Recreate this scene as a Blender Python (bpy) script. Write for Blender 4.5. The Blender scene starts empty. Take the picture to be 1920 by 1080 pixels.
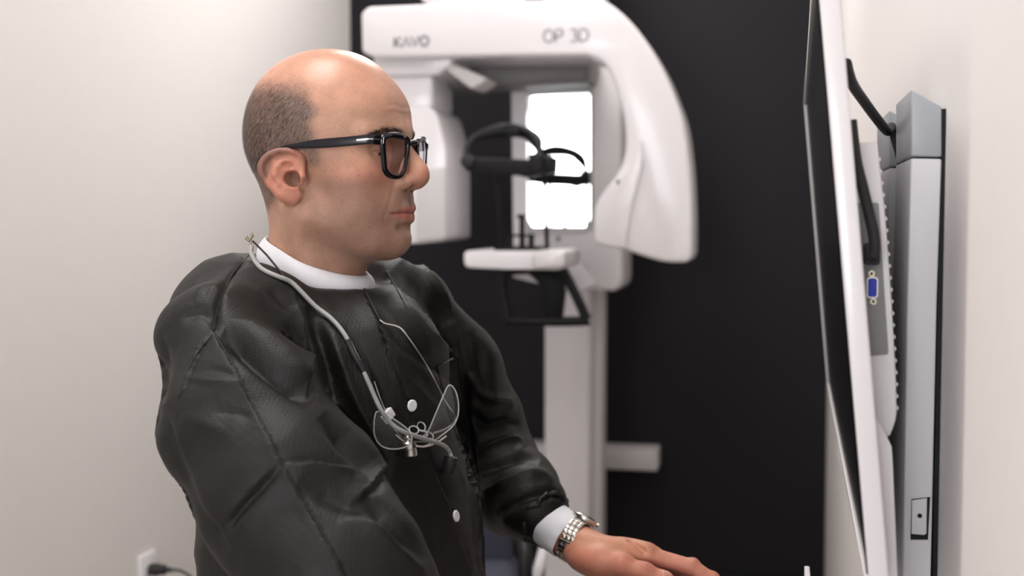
import bpy, bmesh, math, random
import numpy as np
from mathutils import Vector, Matrix
from math import sin, cos, tan, atan, radians as R, pi
random.seed(7); np.random.seed(7)
S = bpy.context.scene
COL = S.collection
# ------------------------------------------------------------------ camera
F = 2350.0
YAW, PITCH, CAMZ = R(12.0), atan(130 / 2350), 1.2
cam = bpy.data.cameras.new('camera'); camo = bpy.data.objects.new('camera', cam); COL.objects.link(camo)
cam.sensor_width = 36; cam.lens = 36 * F / 1920; cam.clip_start = .02
camo.location = (0, 0, CAMZ); camo.rotation_euler = (pi / 2 - PITCH, 0, YAW)
cam.dof.use_dof = True; cam.dof.focus_distance = 1.33; cam.dof.aperture_fstop = 4.0
S.camera = camo
CM = camo.rotation_euler.to_matrix()
CP = Vector((0, 0, CAMZ))
def ray(px, py): return CM @ Vector(((px - 960) / F, (540 - py) / F, -1))
def at(px, py, zc): return CP + ray(px, py) * zc
def onY(px, py, Y): d = ray(px, py); return CP + d * (Y / d.y)
def onX(px, py, X): d = ray(px, py); return CP + d * (X / d.x)
def onZ(px, py, Z): d = ray(px, py); return CP + d * ((Z - CAMZ) / d.z)
# ------------------------------------------------------------------ world, exposure
S.view_settings.view_transform = 'Standard'; S.view_settings.look = 'None'
S.view_settings.gamma = 1; S.view_settings.exposure = 0.0
S.view_settings.use_curve_mapping = False
W = bpy.data.worlds.new('world'); S.world = W; W.use_nodes = True
W.node_tree.nodes['Background'].inputs[0].default_value = (1, .97, .95, 1)
W.node_tree.nodes['Background'].inputs[1].default_value = 0.3
XL, XR, YF, YN, ZC = -1.365, .15, 3.9, -2.6, 2.55     # room planes
def area(name, loc, rot, sx, sy, power, col):
    l = bpy.data.lights.new(name, 'AREA'); l.shape = 'RECTANGLE'; l.size = sx; l.size_y = sy; l.energy = power; l.color = col
    o = bpy.data.objects.new(name, l); COL.objects.link(o); o.location = loc; o.rotation_euler = rot
    o['kind'] = 'structure'
    return o
area('ceiling_lamp_light', (-.72, .95, ZC - .05), (0, 0, 0), .5, 1.0, 11.0, (1, .955, .92))
area('ceiling_lamp_light', (-.62, 2.95, ZC - .05), (0, 0, 0), .55, .9, 15.0, (1, .955, .93))
area('added_fill_light', (-.75, YN + .06, 1.45), (R(90), 0, 0), 1.1, 1.3, 38.0, (.96, .97, 1.0))  # added fill behind the camera, brightens the near side of the man
# ------------------------------------------------------------------ helpers
def lin(c):
    c = c / 255
    return c / 12.92 if c <= .04045 else ((c + .055) / 1.055) ** 2.4
def rgb(r, g, b): return (lin(r), lin(g), lin(b), 1)
def mat(name, col, rough=.5, metal=0, noise=0, nscale=40, bump=0, bscale=200, spec=.5, **kw):
    m = bpy.data.materials.new(name); m.use_nodes = True
    nt = m.node_tree; p = nt.nodes['Principled BSDF']
    p.inputs['Base Color'].default_value = col; p.inputs['Roughness'].default_value = rough
    p.inputs['Metallic'].default_value = metal; p.inputs['Specular IOR Level'].default_value = spec
    for k, v in kw.items(): p.inputs[k.replace('_', ' ')].default_value = v
    tc = nt.nodes.new('ShaderNodeTexCoord')
    n = nt.nodes.new('ShaderNodeTexNoise'); n.inputs['Scale'].default_value = nscale; n.inputs['Detail'].default_value = 4
    nt.links.new(tc.outputs['Object'], n.inputs['Vector'])
    mx = nt.nodes.new('ShaderNodeMix'); mx.data_type = 'RGBA'
    a = max(noise, .02)
    mx.inputs[6].default_value = tuple(c * (1 - a) for c in col[:3]) + (1,)
    mx.inputs[7].default_value = tuple(min(1, c * (1 + a)) for c in col[:3]) + (1,)
    nt.links.new(n.outputs['Fac'], mx.inputs[0]); nt.links.new(mx.outputs[2], p.inputs['Base Color'])
    if bump:
        n2 = nt.nodes.new('ShaderNodeTexNoise'); n2.inputs['Scale'].default_value = bscale
        nt.links.new(tc.outputs['Object'], n2.inputs['Vector'])
        b = nt.nodes.new('ShaderNodeBump'); b.inputs['Strength'].default_value = bump; b.inputs['Distance'].default_value = .002
        nt.links.new(n2.outputs['Fac'], b.inputs['Height']); nt.links.new(b.outputs['Normal'], p.inputs['Normal'])
    return m
M = {
 'wall': mat('wall_paint', rgb(226, 222, 220), .75, bump=.08, bscale=250),
 'black': mat('black_wall_paint', rgb(27, 26, 30), .6, bump=.1, bscale=180, spec=.2),
 'ceil': mat('ceiling_paint', rgb(235, 232, 228), .9),
 'floor': mat('vinyl_floor', rgb(150, 140, 130), .45, noise=.15, nscale=6),
 'white': mat('white_gloss_shell', rgb(226, 223, 226), .28, spec=.5, Coat_Weight=.3, Coat_Roughness=.1),
 'whitem': mat('white_matte_plastic', rgb(232, 230, 233), .5),
 'pale': mat('pale_grey_plastic', rgb(205, 202, 202), .5),
 'grey': mat('light_grey_plastic', rgb(228, 227, 230), .5, bump=.05),
 'dgrey': mat('cap_grey_plastic', rgb(170, 174, 180), .35, noise=.05),
 'port': mat('port_panel_grey', rgb(140, 142, 142), .45),
 'blackp': mat('black_plastic', rgb(12, 12, 14), .5, spec=.25),
 'rubber': mat('black_rubber', rgb(24, 24, 26), .6),
 'screen': mat('screen_glass', rgb(3, 3, 4), .10, spec=.08),
 'mirror': mat('mirror_glass', (.93, .93, .94, 1), .02, metal=1),
 'steel': mat('brushed_steel', rgb(200, 196, 190), .28, metal=1, noise=.1, nscale=300),
 'brass': mat('nickel_screw', rgb(190, 185, 165), .3, metal=1),
 'blue': mat('blue_connector', rgb(20, 50, 200), .4),
 'letter': mat('grey_lettering', rgb(120, 118, 122), .5),
 'letterb': mat('dark_lettering', rgb(72, 70, 76), .5),
 'slate': mat('slate_upholstery', rgb(52, 54, 70), .7, noise=.1, bump=.2, bscale=300),
 'glyph': mat('keycap_print', rgb(225, 225, 230), .6),
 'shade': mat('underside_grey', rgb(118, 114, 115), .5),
 'led': mat('indicator', rgb(40, 40, 44), .3),
}
def emis(name, col, s):
    m = bpy.data.materials.new(name); m.use_nodes = True; nt = m.node_tree
    p = nt.nodes['Principled BSDF']; p.inputs['Base Color'].default_value = col
    p.inputs['Emission Color'].default_value = col; p.inputs['Emission Strength'].default_value = s
    return m
M['lamp'] = emis('lamp_diffuser', (1, .97, .94, 1), 4.0)
M['pane_glow'] = emis('added_pane_glow', (.97, .98, 1, 1), 2.2)  # emission for the added pane behind the camera
def finish(o, angle=38):
    me = o.data
    me.polygons.foreach_set('use_smooth', [True] * len(me.polygons))
    if angle: me.set_sharp_from_angle(angle=R(angle))
    return o
def obj(name, bm, m, parent=None, angle=38, bev=0, seg=2, sub=0):
    me = bpy.data.meshes.new(name)
    if isinstance(bm, bmesh.types.BMesh):
        bmesh.ops.recalc_face_normals(bm, faces=bm.faces)
        if bev:
            ed = [e for e in bm.edges if len(e.link_faces) == 2 and e.calc_face_angle(0) > R(28)]
            bmesh.ops.bevel(bm, geom=ed, offset=bev, segments=seg, profile=.5, affect='EDGES', clamp_overlap=True)
        bm.to_mesh(me); bm.free()
    else:
        v, f = bm
        me.from_pydata([tuple(p) for p in v], [], [tuple(q) for q in f]); me.validate()
    o = bpy.data.objects.new(name, me); COL.objects.link(o)
    me.materials.append(m)
    finish(o, angle)
    if sub:
        s = o.modifiers.new('s', 'SUBSURF'); s.levels = s.render_levels = sub
    if parent is not None: setp(o, parent)
    return o
def setp(o, parent):
    o.parent = parent
    off = Vector((0, 0, 0)); p = parent
    while p is not None: off += p.location; p = p.parent
    o.matrix_parent_inverse = Matrix.Identity(4)
    o.location = -off            # meshes are authored in world coordinates
    if o.type == 'MESH':
        o.data.transform(Matrix.Translation(-off)); o.location = (0, 0, 0)
def tag(o, label=None, cat=None, group=None, kind=None):
    if label: o['label'] = label
    if cat: o['category'] = cat
    if group: o['group'] = group
    if kind: o['kind'] = kind
    return o
def thing(name, loc, label, cat, group=None):
    o = bpy.data.objects.new(name, None); COL.objects.link(o); o.location = loc; o.empty_display_size = .05
    return tag(o, label, cat, group)
def add_box(bm, lo, hi):
    lo = Vector(lo); hi = Vector(hi)
    vs = [bm.verts.new((x, y, z)) for x in (lo.x, hi.x) for y in (lo.y, hi.y) for z in (lo.z, hi.z)]
    for f in ((0, 1, 3, 2), (4, 6, 7, 5), (0, 4, 5, 1), (2, 3, 7, 6), (0, 2, 6, 4), (1, 5, 7, 3)):
        bm.faces.new([vs[i] for i in f])
def box(lo, hi): bm = bmesh.new(); add_box(bm, lo, hi); return bm
def add_hexa(bm, a, b):              # two quads
    A = [bm.verts.new(p) for p in a]; B = [bm.verts.new(p) for p in b]; n = len(A)
    bm.faces.new(A); bm.faces.new(B[::-1])
    for i in range(n): bm.faces.new((A[i], B[i], B[(i + 1) % n], A[(i + 1) % n]))
def smooth_poly(pts, corner=(), n=4):
    """Catmull-Rom through a closed polygon"""
    P = [Vector(p) for p in pts]; out = []; N = len(P)
    for i in range(N):
        if i in corner: out.append(P[i]); 
        p0, p1, p2, p3 = P[i - 1], P[i], P[(i + 1) % N], P[(i + 2) % N]
        if i in corner and (i + 1) % N in corner: continue
        if i in corner: p0 = p1 * 2 - p2
        if (i + 1) % N in corner: p3 = p2 * 2 - p1
        for k in range(1 if i in corner else 0, n):
            t = k / n
            out.append(.5 * ((2 * p1) + (p2 - p0) * t + (2 * p0 - 5 * p1 + 4 * p2 - p3) * t * t + (3 * p1 - p0 - 3 * p2 + p3) * t ** 3))
    return out
def prism_px(poly, Y0, Y1):          # outline seen on the plane Y0, real thickness to Y1
    bm = bmesh.new(); a = [onY(px, py, Y0) for px, py in poly]
    add_hexa(bm, a, [Vector((p.x, Y1, p.z)) for p in a]); return bm
def cr(pts, n=8):
    P = [Vector(p) for p in pts]; out = []
    for i in range(len(P) - 1):
        p1, p2 = P[i], P[i + 1]; p0 = P[i - 1] if i else p1 * 2 - p2; p3 = P[i + 2] if i + 2 < len(P) else p2 * 2 - p1
        for k in range(n):
            t = k / n
            out.append(.5 * ((2 * p1) + (p2 - p0) * t + (2 * p0 - 5 * p1 + 4 * p2 - p3) * t * t + (3 * p1 - p0 - 3 * p2 + p3) * t ** 3))
    out.append(P[-1]); return out
def add_tube(bm, pts, r, seg=10, closed=False, flat=None):
    """tube along pts; r number or list; flat=(vector, ratio) squashes it along vector"""
    P = [Vector(p) for p in pts]; N = len(P); rings = []
    up = None
    for i, p in enumerate(P):
        if closed: t = P[(i + 1) % N] - P[i - 1]
        else: t = P[min(i + 1, N - 1)] - P[max(i - 1, 0)]
        t.normalize()
        if up is None:
            up = Vector((0, 0, 1)) if abs(t.z) < .9 else Vector((1, 0, 0))
        up = (up - t * up.dot(t)).normalized(); sd = t.cross(up)
        rr = r[i] if isinstance(r, (list, tuple)) else r
        ring = []
        for k in range(seg):
            a = 2 * pi * k / seg; d = (up * cos(a) + sd * sin(a)) * rr
            if flat: fv = Vector(flat[0]).normalized(); d -= fv * d.dot(fv) * (1 - flat[1])
            ring.append(bm.verts.new(p + d))
        rings.append(ring)
    for i in range(N - (0 if closed else 1)):
        a, b = rings[i], rings[(i + 1) % N]
        for k in range(seg): bm.faces.new((a[k], a[(k + 1) % seg], b[(k + 1) % seg], b[k]))
    if not closed: bm.faces.new(rings[0][::-1]); bm.faces.new(rings[-1])
def tube(pts, r, seg=10, closed=False, flat=None): bm = bmesh.new(); add_tube(bm, pts, r, seg, closed, flat); return bm
def add_cyl(bm, a, b, r0, r1=None, seg=20): add_tube(bm, [a, b], [r0, r0 if r1 is None else r1], seg)
def add_lathe(bm, base, axis, prof, seg=24):    # prof: (distance along the axis, radius)
    ax = Vector(axis).normalized(); base = Vector(base)
    add_tube(bm, [base + ax * t for t, r in prof], [max(r, 1e-5) for t, r in prof], seg)
def add_ribbon(bm, pts, w, nrm, th):    # flat stroke of a letter
    P = [Vector(p) for p in pts]; nrm = Vector(nrm).normalized(); N = len(P); L = []; Rr = []
    for i, p in enumerate(P):
        t = (P[min(i + 1, N - 1)] - P[max(i - 1, 0)]).normalized(); s = t.cross(nrm).normalized() * w / 2
        L.append(p + s); Rr.append(p - s)
    for i in range(N - 1):
        a = [L[i], L[i + 1], Rr[i + 1], Rr[i]]
        add_hexa(bm, a, [q + nrm * th for q in a])
def rrect(cx, cy, w, h, r, n=5):
    out = []
    for sx, sy, a0 in ((1, 1, 0), (-1, 1, 90), (-1, -1, 180), (1, -1, 270)):
        for k in range(n + 1):
            a = R(a0 + 90 * k / n); out.append((cx + sx * (w / 2 - r) + r * cos(a), cy + sy * (h / 2 - r) + r * sin(a)))
    return out
# ------------------------------------------------------------------ the room
def struct(name, bm, m): o = obj(name, bm, m, angle=30); o['kind'] = 'structure'; return o
T = .12
struct('floor', box((XL - T, YN - T, -T), (1.2, YF + T, 0)), M['floor'])
struct('ceiling', box((XL - T, YN - T, ZC), (1.2, YF + T, ZC + T)), M['ceil'])
struct('wall_left', box((XL - T, YN - T, 0), (XL, YF + T, ZC)), M['wall'])
struct('wall_far', box((XL, YF, 0), (XR + T, YF + T, ZC)), M['black'])
struct('wall_right', box((XR, -.25, 0), (XR + T, YF, ZC)), M['wall'])
struct('wall_side', box((1.2, YN - T, 0), (1.2 + T, -.25, ZC)), M['wall'])
struct('wall_return', box((XR + T, -.25, 0), (1.2 + T, -.13, ZC)), M['wall'])
struct('wall_near', box((XL - T, YN - T, 0), (1.2 + T, YN, ZC)), M['wall'])
struct('trim_1', box((XR - .012, -.25, 0), (XR, .985, ZC)), M['wall'])
struct('baseboard_left', box((XL, YN, 0), (XL + .012, YF, .1)), M['whitem'])
struct('baseboard_far', box((XL + .012, YF - .012, 0), (XR, YF, .1)), M['blackp'])
struct('baseboard_right', box((XR - .012, .985, 0), (XR, YF - .012, .1)), M['whitem'])
w1 = struct('added_pane_1', box((-1.34, YN, .62), (-.18, YN + .015, 2.0)), M['pane_glow'])  # added unseen glowing pane, gives the mirror something bright to reflect
fr = bmesh.new()
for lo, hi in (((-1.36, YN, .58), (-.14, YN + .04, .63)), ((-1.36, YN, 1.98), (-.14, YN + .04, 2.03)), ((-1.36, YN, .6), (-1.335, YN + .04, 2.0)), ((-.2, YN, .6), (-.14, YN + .04, 2.0))): add_box(fr, lo, hi)
obj('added_pane_frame', fr, M['whitem'], w1)  # border of the added pane
for (x, y, sx, sy, lab) in ((-.72, .95, .6, 1.2, 'flat white ceiling panel lamp above the seated person'), (-.62, 2.95, .6, .95, 'flat white ceiling panel lamp above the x-ray machine')):
    c = thing('ceiling_light', (x, y, ZC), lab, 'ceiling light')
    b = bmesh.new(); 
    for lo, hi in (((-sx/2, -sy/2), (sx/2, -sy/2+.02)), ((-sx/2, sy/2-.02), (sx/2, sy/2)), ((-sx/2, -sy/2), (-sx/2+.02, sy/2)), ((sx/2-.02, -sy/2), (sx/2, sy/2))):
        add_box(b, (x+lo[0], y+lo[1], ZC-.03), (x+hi[0], y+hi[1], ZC))
    obj('frame', b, M['whitem'], c)
    obj('diffuser', box((x-sx/2+.02, y-sy/2+.02, ZC-.02), (x+sx/2-.02, y+sy/2-.02, ZC-.012)), M['lamp'], c)
# outlet on the left wall
p0 = onX(253, 1046, XL); p1 = onX(292, 1027, XL)
yo0, yo1, zt = p0.y, p1.y, (p0.z + p1.z) / 2
yc = (yo0 + yo1) / 2; hw = .036
out = thing('wall_outlet', (XL, yc, zt - .06), 'white wall outlet low on the pale left wall with a black plug in it', 'outlet')
obj('cover_plate', box((XL, yc - hw, zt - .117), (XL + .007, yc + hw, zt)), M['whitem'], out, bev=.003, seg=3)
for dz in (.037, .080):
    soc = obj('socket', box((XL + .006, yc - .016, zt - dz - .014), (XL + .009, yc + .016, zt - dz + .014)), M['pale'], out, bev=.002)
    b = bmesh.new()
    for dy in (-.006, .006): add_box(b, (XL + .0085, yc + dy - .001, zt - dz - .004), (XL + .0095, yc + dy + .001, zt - dz + .005))
    obj('slot', b, M['blackp'], soc)
zp = zt - .037
cord = thing('plugged_cable', (XL + .02, yc, zp), 'black plug and cable pushed into the wall outlet on the left', 'cable')
b = bmesh.new(); add_lathe(b, (XL + .0098, yc, zp), (1, .12, .0), [(0, .0), (0, .013), (.018, .0145), (.026, .011), (.034, .012), (.04, .006), (.05, .0048)], 16)
obj('plug', b, M['rubber'], cord)
obj('cord', tube(cr([(XL + .055, yc + .006, zp), (XL + .085, yc + .01, zp - .004), (XL + .11, yc + .02, zp - .035), (XL + .115, yc + .04, zp - .12), (XL + .09, yc + .08, .05), (XL + .08, yc + .3, .006), (XL + .1, yc + .9, .006)]), .0035, 8), M['rubber'], cord)
# ------------------------------------------------------------------ x-ray scanner
b0 = onY(1068, 860, 3.5)
sc = thing('dental_xray_machine', (b0.x, 3.5, 0), 'white panoramic dental x-ray machine on a column against the black wall', 'x-ray machine')
def px(name, poly, y0, y1, m, bev=.008, parent=sc, seg=3, angle=38): return obj(name, prism_px(poly, y0, y1), m, parent, bev=bev, seg=seg, angle=angle)
colx0, colx1 = onY(1020, 700, 3.45).x, onY(1105, 700, 3.45).x
obj('column', box((colx0, 3.45, 0), (colx1, 3.62, 2.3)), M['white'], sc, bev=.012, seg=3)
obj('column_rail', box((colx1 - .004, 3.50, 0), (colx1 + .028, 3.60, 2.3)), M['pale'], sc, bev=.004)
obj('foot_plate', box((colx0 - .12, 3.3, 0), (colx1 + .12, 3.8, .03)), M['pale'], sc, bev=.008)
# wall bracket bar
q0 = onY(985, 832, 3.80); q1 = onY(1233, 886, 3.80)
obj('wall_bracket', box((q0.x - .03, 3.80, q1.z + .003), (q1.x, 3.9, q0.z - .004)), M['pale'], sc, bev=.006)
obj('bracket_arm', box((colx0 + .03, 3.6, q1.z + .01), (colx1 - .03, 3.81, q0.z - .015)), M['pale'], sc, bev=.004)
# carriage behind the mirror
px('carriage', [(956, 20), (1150, 20), (1160, 40), (1165, 300), (1166, 520), (1163, 540), (1150, 546), (1085, 543), (1040, 528), (1000, 500), (985, 470), (960, 440)], 3.36, 3.6, M['white'], .014)
px('side_rail', [(957, 100), (987, 100), (989, 470), (962, 470)], 3.33, 3.37, M['whitem'], .005)
px('side_panel', [(1106, 96), (1163, 96), (1165, 420), (1110, 440)], 3.335, 3.37, M['pale'], .01)
px('mirror_frame', [(985, 96), (1107, 96), (1109, 416), (1101, 432), (1092, 436), (1000, 436), (988, 430), (984, 418)], 3.345, 3.365, M['pale'], .003)
mm_ = px('mirror', [(992, 140), (1100, 140), (1106, 150), (1106, 412), (1098, 425), (1000, 425), (990, 412), (989, 150)], 3.341, 3.346, M['mirror'], 0)
_c = sum((v.co for v in mm_.data.vertices), Vector()) / len(mm_.data.vertices); mm_.data.transform(Matrix.Translation(_c) @ Matrix.Rotation(R(2.4), 4, 'Z') @ Matrix.Translation(-_c - Vector((0, .004, 0))))
px('mirror_lamp_bar', [(986, 128), (1105, 126), (1105, 141), (986, 142)], 3.32, 3.344, M['white'], .004)
b = bmesh.new(); c = onY(1047, 448, 3.36); add_lathe(b, (c.x, 3.361, c.z), (0, -1, 0), [(0, .0), (0, .006), (.002, .006), (.003, 0)], 16); obj('indicator', b, M['led'], sc)
# rotating gantry
gp = smooth_poly([(676, 24), (690, 12), (900, 4), (1110, -1), (1145, 8), (1195, 55), (1240, 125), (1268, 190), (1283, 240), (1293, 320), (1297, 400), (1297, 478), (1290, 492), (1240, 490), (1165, 467), (1122, 460), (1113, 448), (1115, 395), (1130, 362), (1155, 330), (1170, 296), (1173, 250), (1164, 195), (1148, 145), (1128, 116), (1100, 104), (900, 106), (700, 108), (678, 98)], corner=(0, 1, 3, 11, 12, 15, 16, 25, 27, 28), n=4)
gantry = px('gantry_arm', gp, 2.95, 3.16, M['white'], .016, seg=4, angle=50)
# inner shell of the lower head, set slightly forward of the arm
px('sensor_cover', smooth_poly([(1117, 396), (1140, 352), (1176, 318), (1192, 282), (1200, 260), (1206, 300), (1196, 340), (1182, 400), (1172, 464), (1150, 462), (1124, 456), (1117, 446)], corner=(0, 8, 9), n=3), 2.938, 2.99, M['white'], .008, parent=gantry)
px('seam', [(1283, 262), (1286, 262), (1274, 486), (1271, 486)], 2.9485, 2.952, M['grey'], 0, parent=gantry)
b = bmesh.new(); c = onY(1160, 341, 2.95); add_lathe(b, (c.x, 2.937, c.z), (0, -1, 0), [(0, 0), (0, .0042), (.0015, .0042), (.002, 0)], 12); obj('screw_hole', b, M['letterb'], gantry)
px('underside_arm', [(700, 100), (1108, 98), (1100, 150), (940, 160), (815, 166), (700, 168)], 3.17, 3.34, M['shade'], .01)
px('ceiling_arm', [(770, -60), (930, -60), (930, 2), (905, 12), (815, 12), (790, 2)], 3.05, 3.42, M['pale'], .01)
px('arm_collar', [(700, 98), (852, 98), (846, 124), (820, 140), (700, 142)], 3.0, 3.2, M['white'], .006)
px('lever', [(846, 118), (912, 146), (910, 152), (886, 166), (880, 164), (838, 132)], 3.0, 3.12, M['pale'], .006)
tubeh = px('tube_neck', [(700, 138), (810, 138), (812, 196), (806, 208), (700, 208)], 3.02, 3.22, M['white'], .01)
px('tube_head', smooth_poly([(690, 200), (800, 200), (818, 214), (831, 260), (837, 300), (838, 440), (832, 450), (780, 457), (690, 458)], corner=(0, 1, 5, 7, 8), n=3), 2.98, 3.22, M['white'], .018)
px('tube_head_cover', [(782, 318), (835, 312), (836, 446), (780, 453)], 2.974, 3.0, M['pale'], .004)
# lettering on the beam
def stroke_text(name, glyphs, x0, x1, yt, yb, w, m, Y=2.95, gap=.22, parent=gantry):
    bm = bmesh.new(); n = sum(g[1] for g in glyphs) + gap * (len(glyphs) - 1); u = (x1 - x0) / n; x = x0
    for strokes, gw in glyphs:
        for s in strokes:
            pts = []
            for a, c in s:
                X = x + a * gw * u; tt = (X - x0) / (x1 - x0)
                pts.append(onY(X, (yt + (yb - yt) * (1 - c)) - 11 * tt * (1 if x1 < 1000 else .9) * .25, Y - .0012))
            add_ribbon(bm, pts, w, (0, 1, 0), .0016)
        x += (gw + gap) * u
    return obj(name, bm, m, parent, angle=0)
arc = lambda cx, cy, rx, ry, a0, a1, n=14: [(cx + rx * cos(R(a0 + (a1 - a0) * k / n)), cy + ry * sin(R(a0 + (a1 - a0) * k / n))) for k in range(n + 1)]
gK = ([[(0, 0), (0, 1)], [(.95, 1), (.15, .5), (.95, 0)]], .8); gA = ([[(0, 0), (.5, 1), (1, 0)]], .9)
gV = ([[(0, 1), (.45, 0), (1, 1)]], .95); gO = ([arc(.5, .5, .5, .5, 0, 360, 20)], 1.0)
gP = ([[(0, 0), (0, 1), (.55, 1)] + arc(.55, .73, .4, .27, 90, -90, 8)[1:] + [(0, .46)]], .75)
g3 = ([arc(.45, .74, .45, .26, 140, -90, 9) + arc(.45, .25, .5, .25, 90, -140, 9)], .75)
gD = ([[(0, 0), (0, 1), (.4, 1)] + arc(.4, .5, .6, .5, 90, -90, 12)[1:] + [(0, 0)]], .85)
stroke_text('brand_lettering', [gK, gA, gV, gO], 740, 803, 70, 88, .0042, M['letterb'])
stroke_text('model_lettering', [gO, gP, ([], .25), g3, gD], 1019, 1103, 56, 79, .0035, M['letter'])
# chin support tray
px('chin_tray', smooth_poly([(869, 476), (875, 470), (1000, 470), (1052, 468), (1060, 474), (1058, 498), (1048, 506), (940, 505), (876, 502), (870, 496)], corner=(0, 1, 3, 4, 6, 8, 9), n=2), 2.86, 3.10, M['whitem'], .008)
px('tray_support', [(948, 480), (1035, 478), (1050, 500), (1085, 545), (1040, 540), (960, 520)], 3.02, 3.40, M['whitem'], .006)
px('tray_insert', [(940, 479), (1000, 478), (1000, 505), (940, 505)], 2.855, 2.9, M['grey'], .002)
px('hand_grip_pad', [(1000, 474), (1058, 472), (1058, 500), (1002, 504)], 2.845, 2.93, M['white'], .006)
px('tray_plate', [(924, 464), (1004, 462), (1012, 470), (930, 474)], 2.88, 3.0, M['blackp'], .003)
b = bmesh.new()
for x_ in (952, 979, 996):
    a = onY(x_, 470, 2.93); c = onY(x_, 440 if x_ != 979 else 404, 2.93); hw_ = .003 if x_ == 952 else .006
    add_box(b, (a.x - hw_, 2.925, a.z), (a.x + hw_, 2.937, c.z))
a = onY(950, 444, 2.93); c = onY(999, 440, 2.93); add_box(b, (a.x - .003, 2.925, a.z), (c.x + .004, 2.937, c.z + .001))
a = onY(970, 409, 2.93); c = onY(984, 402, 2.93); add_box(b, (a.x, 2.925, a.z), (c.x, 2.937, c.z))
obj('bite_block_holder', b, M['blackp'], sc, bev=.001)
loop = [(948, 512), (1046, 508), (1060, 516), (1096, 590), (1090, 602), (965, 601), (952, 590)]
obj('patient_handle', tube([onY(x_, y_, 2.93) for x_, y_ in smooth_poly(loop, corner=(), n=5)], .012, 10, closed=True), M['blackp'], sc)
px('handle_bracket', [(985, 508), (1045, 506), (1058, 530), (1050, 600), (1020, 600), (1018, 540)], 3.0, 3.05, M['blackp'], .003)
# head support
hb = bmesh.new()
arcp = [(872, 297), (878, 272), (892, 258), (925, 247), (955, 244), (985, 249), (1003, 262), (1010, 278), (1013, 296)]
P_ = cr([onY(x_, y_, 2.84 + .05 * sin(pi * i / 8)) for i, (x_, y_) in enumerate(arcp)], 5)
rr = [.006 + .011 * math.exp(-((i / len(P_) - .45) / .22) ** 2) + (.008 * math.exp(-((i / len(P_) - .75) / .12) ** 2)) for i in range(len(P_))]
add_tube(hb, P_, rr, 10, flat=((0, 1, 0), .6))
obj('head_strap', hb, M['blackp'], sc)
px('strap_knob', smooth_poly([(940, 240), (950, 232), (968, 233), (975, 242), (970, 252), (945, 252)], n=3), 2.85, 2.9, M['blackp'], .003)
px('head_band', [(868, 300), (880, 294), (1008, 300), (1010, 292), (1037, 293), (1036, 322), (1000, 328), (985, 333), (968, 328), (915, 326), (872, 320)], 2.83, 2.90, M['blackp'], .006)
px('band_block', [(990, 288), (1016, 288), (1018, 324), (992, 324)], 2.80, 2.86, M['blackp'], .004)
b = bmesh.new(); c = onY(878, 303, 2.83); add_lathe(b, c, (0, -1, 0), [(-.01, 0), (-.01, .016), (.01, .016), (.013, .012), (.013, .0)], 18); obj('adjusting_knob', b, M['rubber'], sc)
for a, c, r_ in (((932, 326), (941, 470), .0045), ((1020, 322), (1026, 466), .0055)):
    obj('support_rod', tube([onY(*a, 2.88), onY(*c, 2.90)], r_, 10), M['blackp'], sc)
# cable loop beside the column
obj('cable', tube(cr([(colx1 + .01, 3.63, 1.02), (onY(1124, 700, 3.66).x, 3.66, onY(1124, 690, 3.66).z), (onY(1131, 735, 3.66).x, 3.66, onY(1131, 735, 3.66).z), (onY(1124, 780, 3.66).x, 3.66, onY(1124, 780, 3.66).z), (colx1 + .01, 3.63, .62)]), .008, 8), M['grey'], sc)
# ------------------------------------------------------------------ guest chair behind
c0 = at(950, 1100, 2.5)
ch = thing('clinic_chair', (c0.x, c0.y, 0), 'slate upholstered chair with white tube legs behind the seated man', 'chair')
def pc(name, poly, zc, th, m, bev=.01):
    a = [at(x_, y_, zc) for x_, y_ in poly]; d = Vector((-sin(YAW), cos(YAW), 0)) * th
    bm = bmesh.new(); add_hexa(bm, a, [p + d for p in a]); return obj(name, bm, m, ch, bev=bev, seg=3)
pc('backrest', smooth_poly([(800, 985), (830, 962), (905, 955), (945, 962), (962, 985), (958, 1060), (945, 1150), (800, 1150)], corner=(6, 7), n=3), 2.5, .06, M['slate'], .015)
pc('seat', [(800, 1150), (965, 1150), (985, 1210), (800, 1210)], 2.15, .42, M['slate'], .02)
obj('armrest', tube(cr([at(978, 1300, 2.3), at(985, 1060, 2.35), at(975, 1010, 2.45), at(962, 990, 2.55)]), .014, 10), M['blackp'], ch)
gx, gy = c0.x, c0.y
obj('leg', tube([at(1022, 1022, 2.52), at(988, 1140, 2.45), Vector((at(900, 1400, 2.4).x, at(900, 1400, 2.4).y, .01))], .011, 10), M['whitem'], ch)
obj('leg', tube([at(985, 1110, 2.47), Vector((at(1060, 1400, 2.6).x, at(1060, 1400, 2.6).y, .01))], .011, 10), M['whitem'], ch)
obj('leg', tube([at(820, 1205, 2.5), Vector((at(800, 1400, 2.7).x, at(800, 1400, 2.7).y, .01))], .011, 10), M['whitem'], ch)
obj('leg', tube([at(860, 1205, 2.3), Vector((at(830, 1500, 2.2).x, at(830, 1500, 2.2).y, .01))], .011, 10), M['whitem'], ch)
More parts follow.
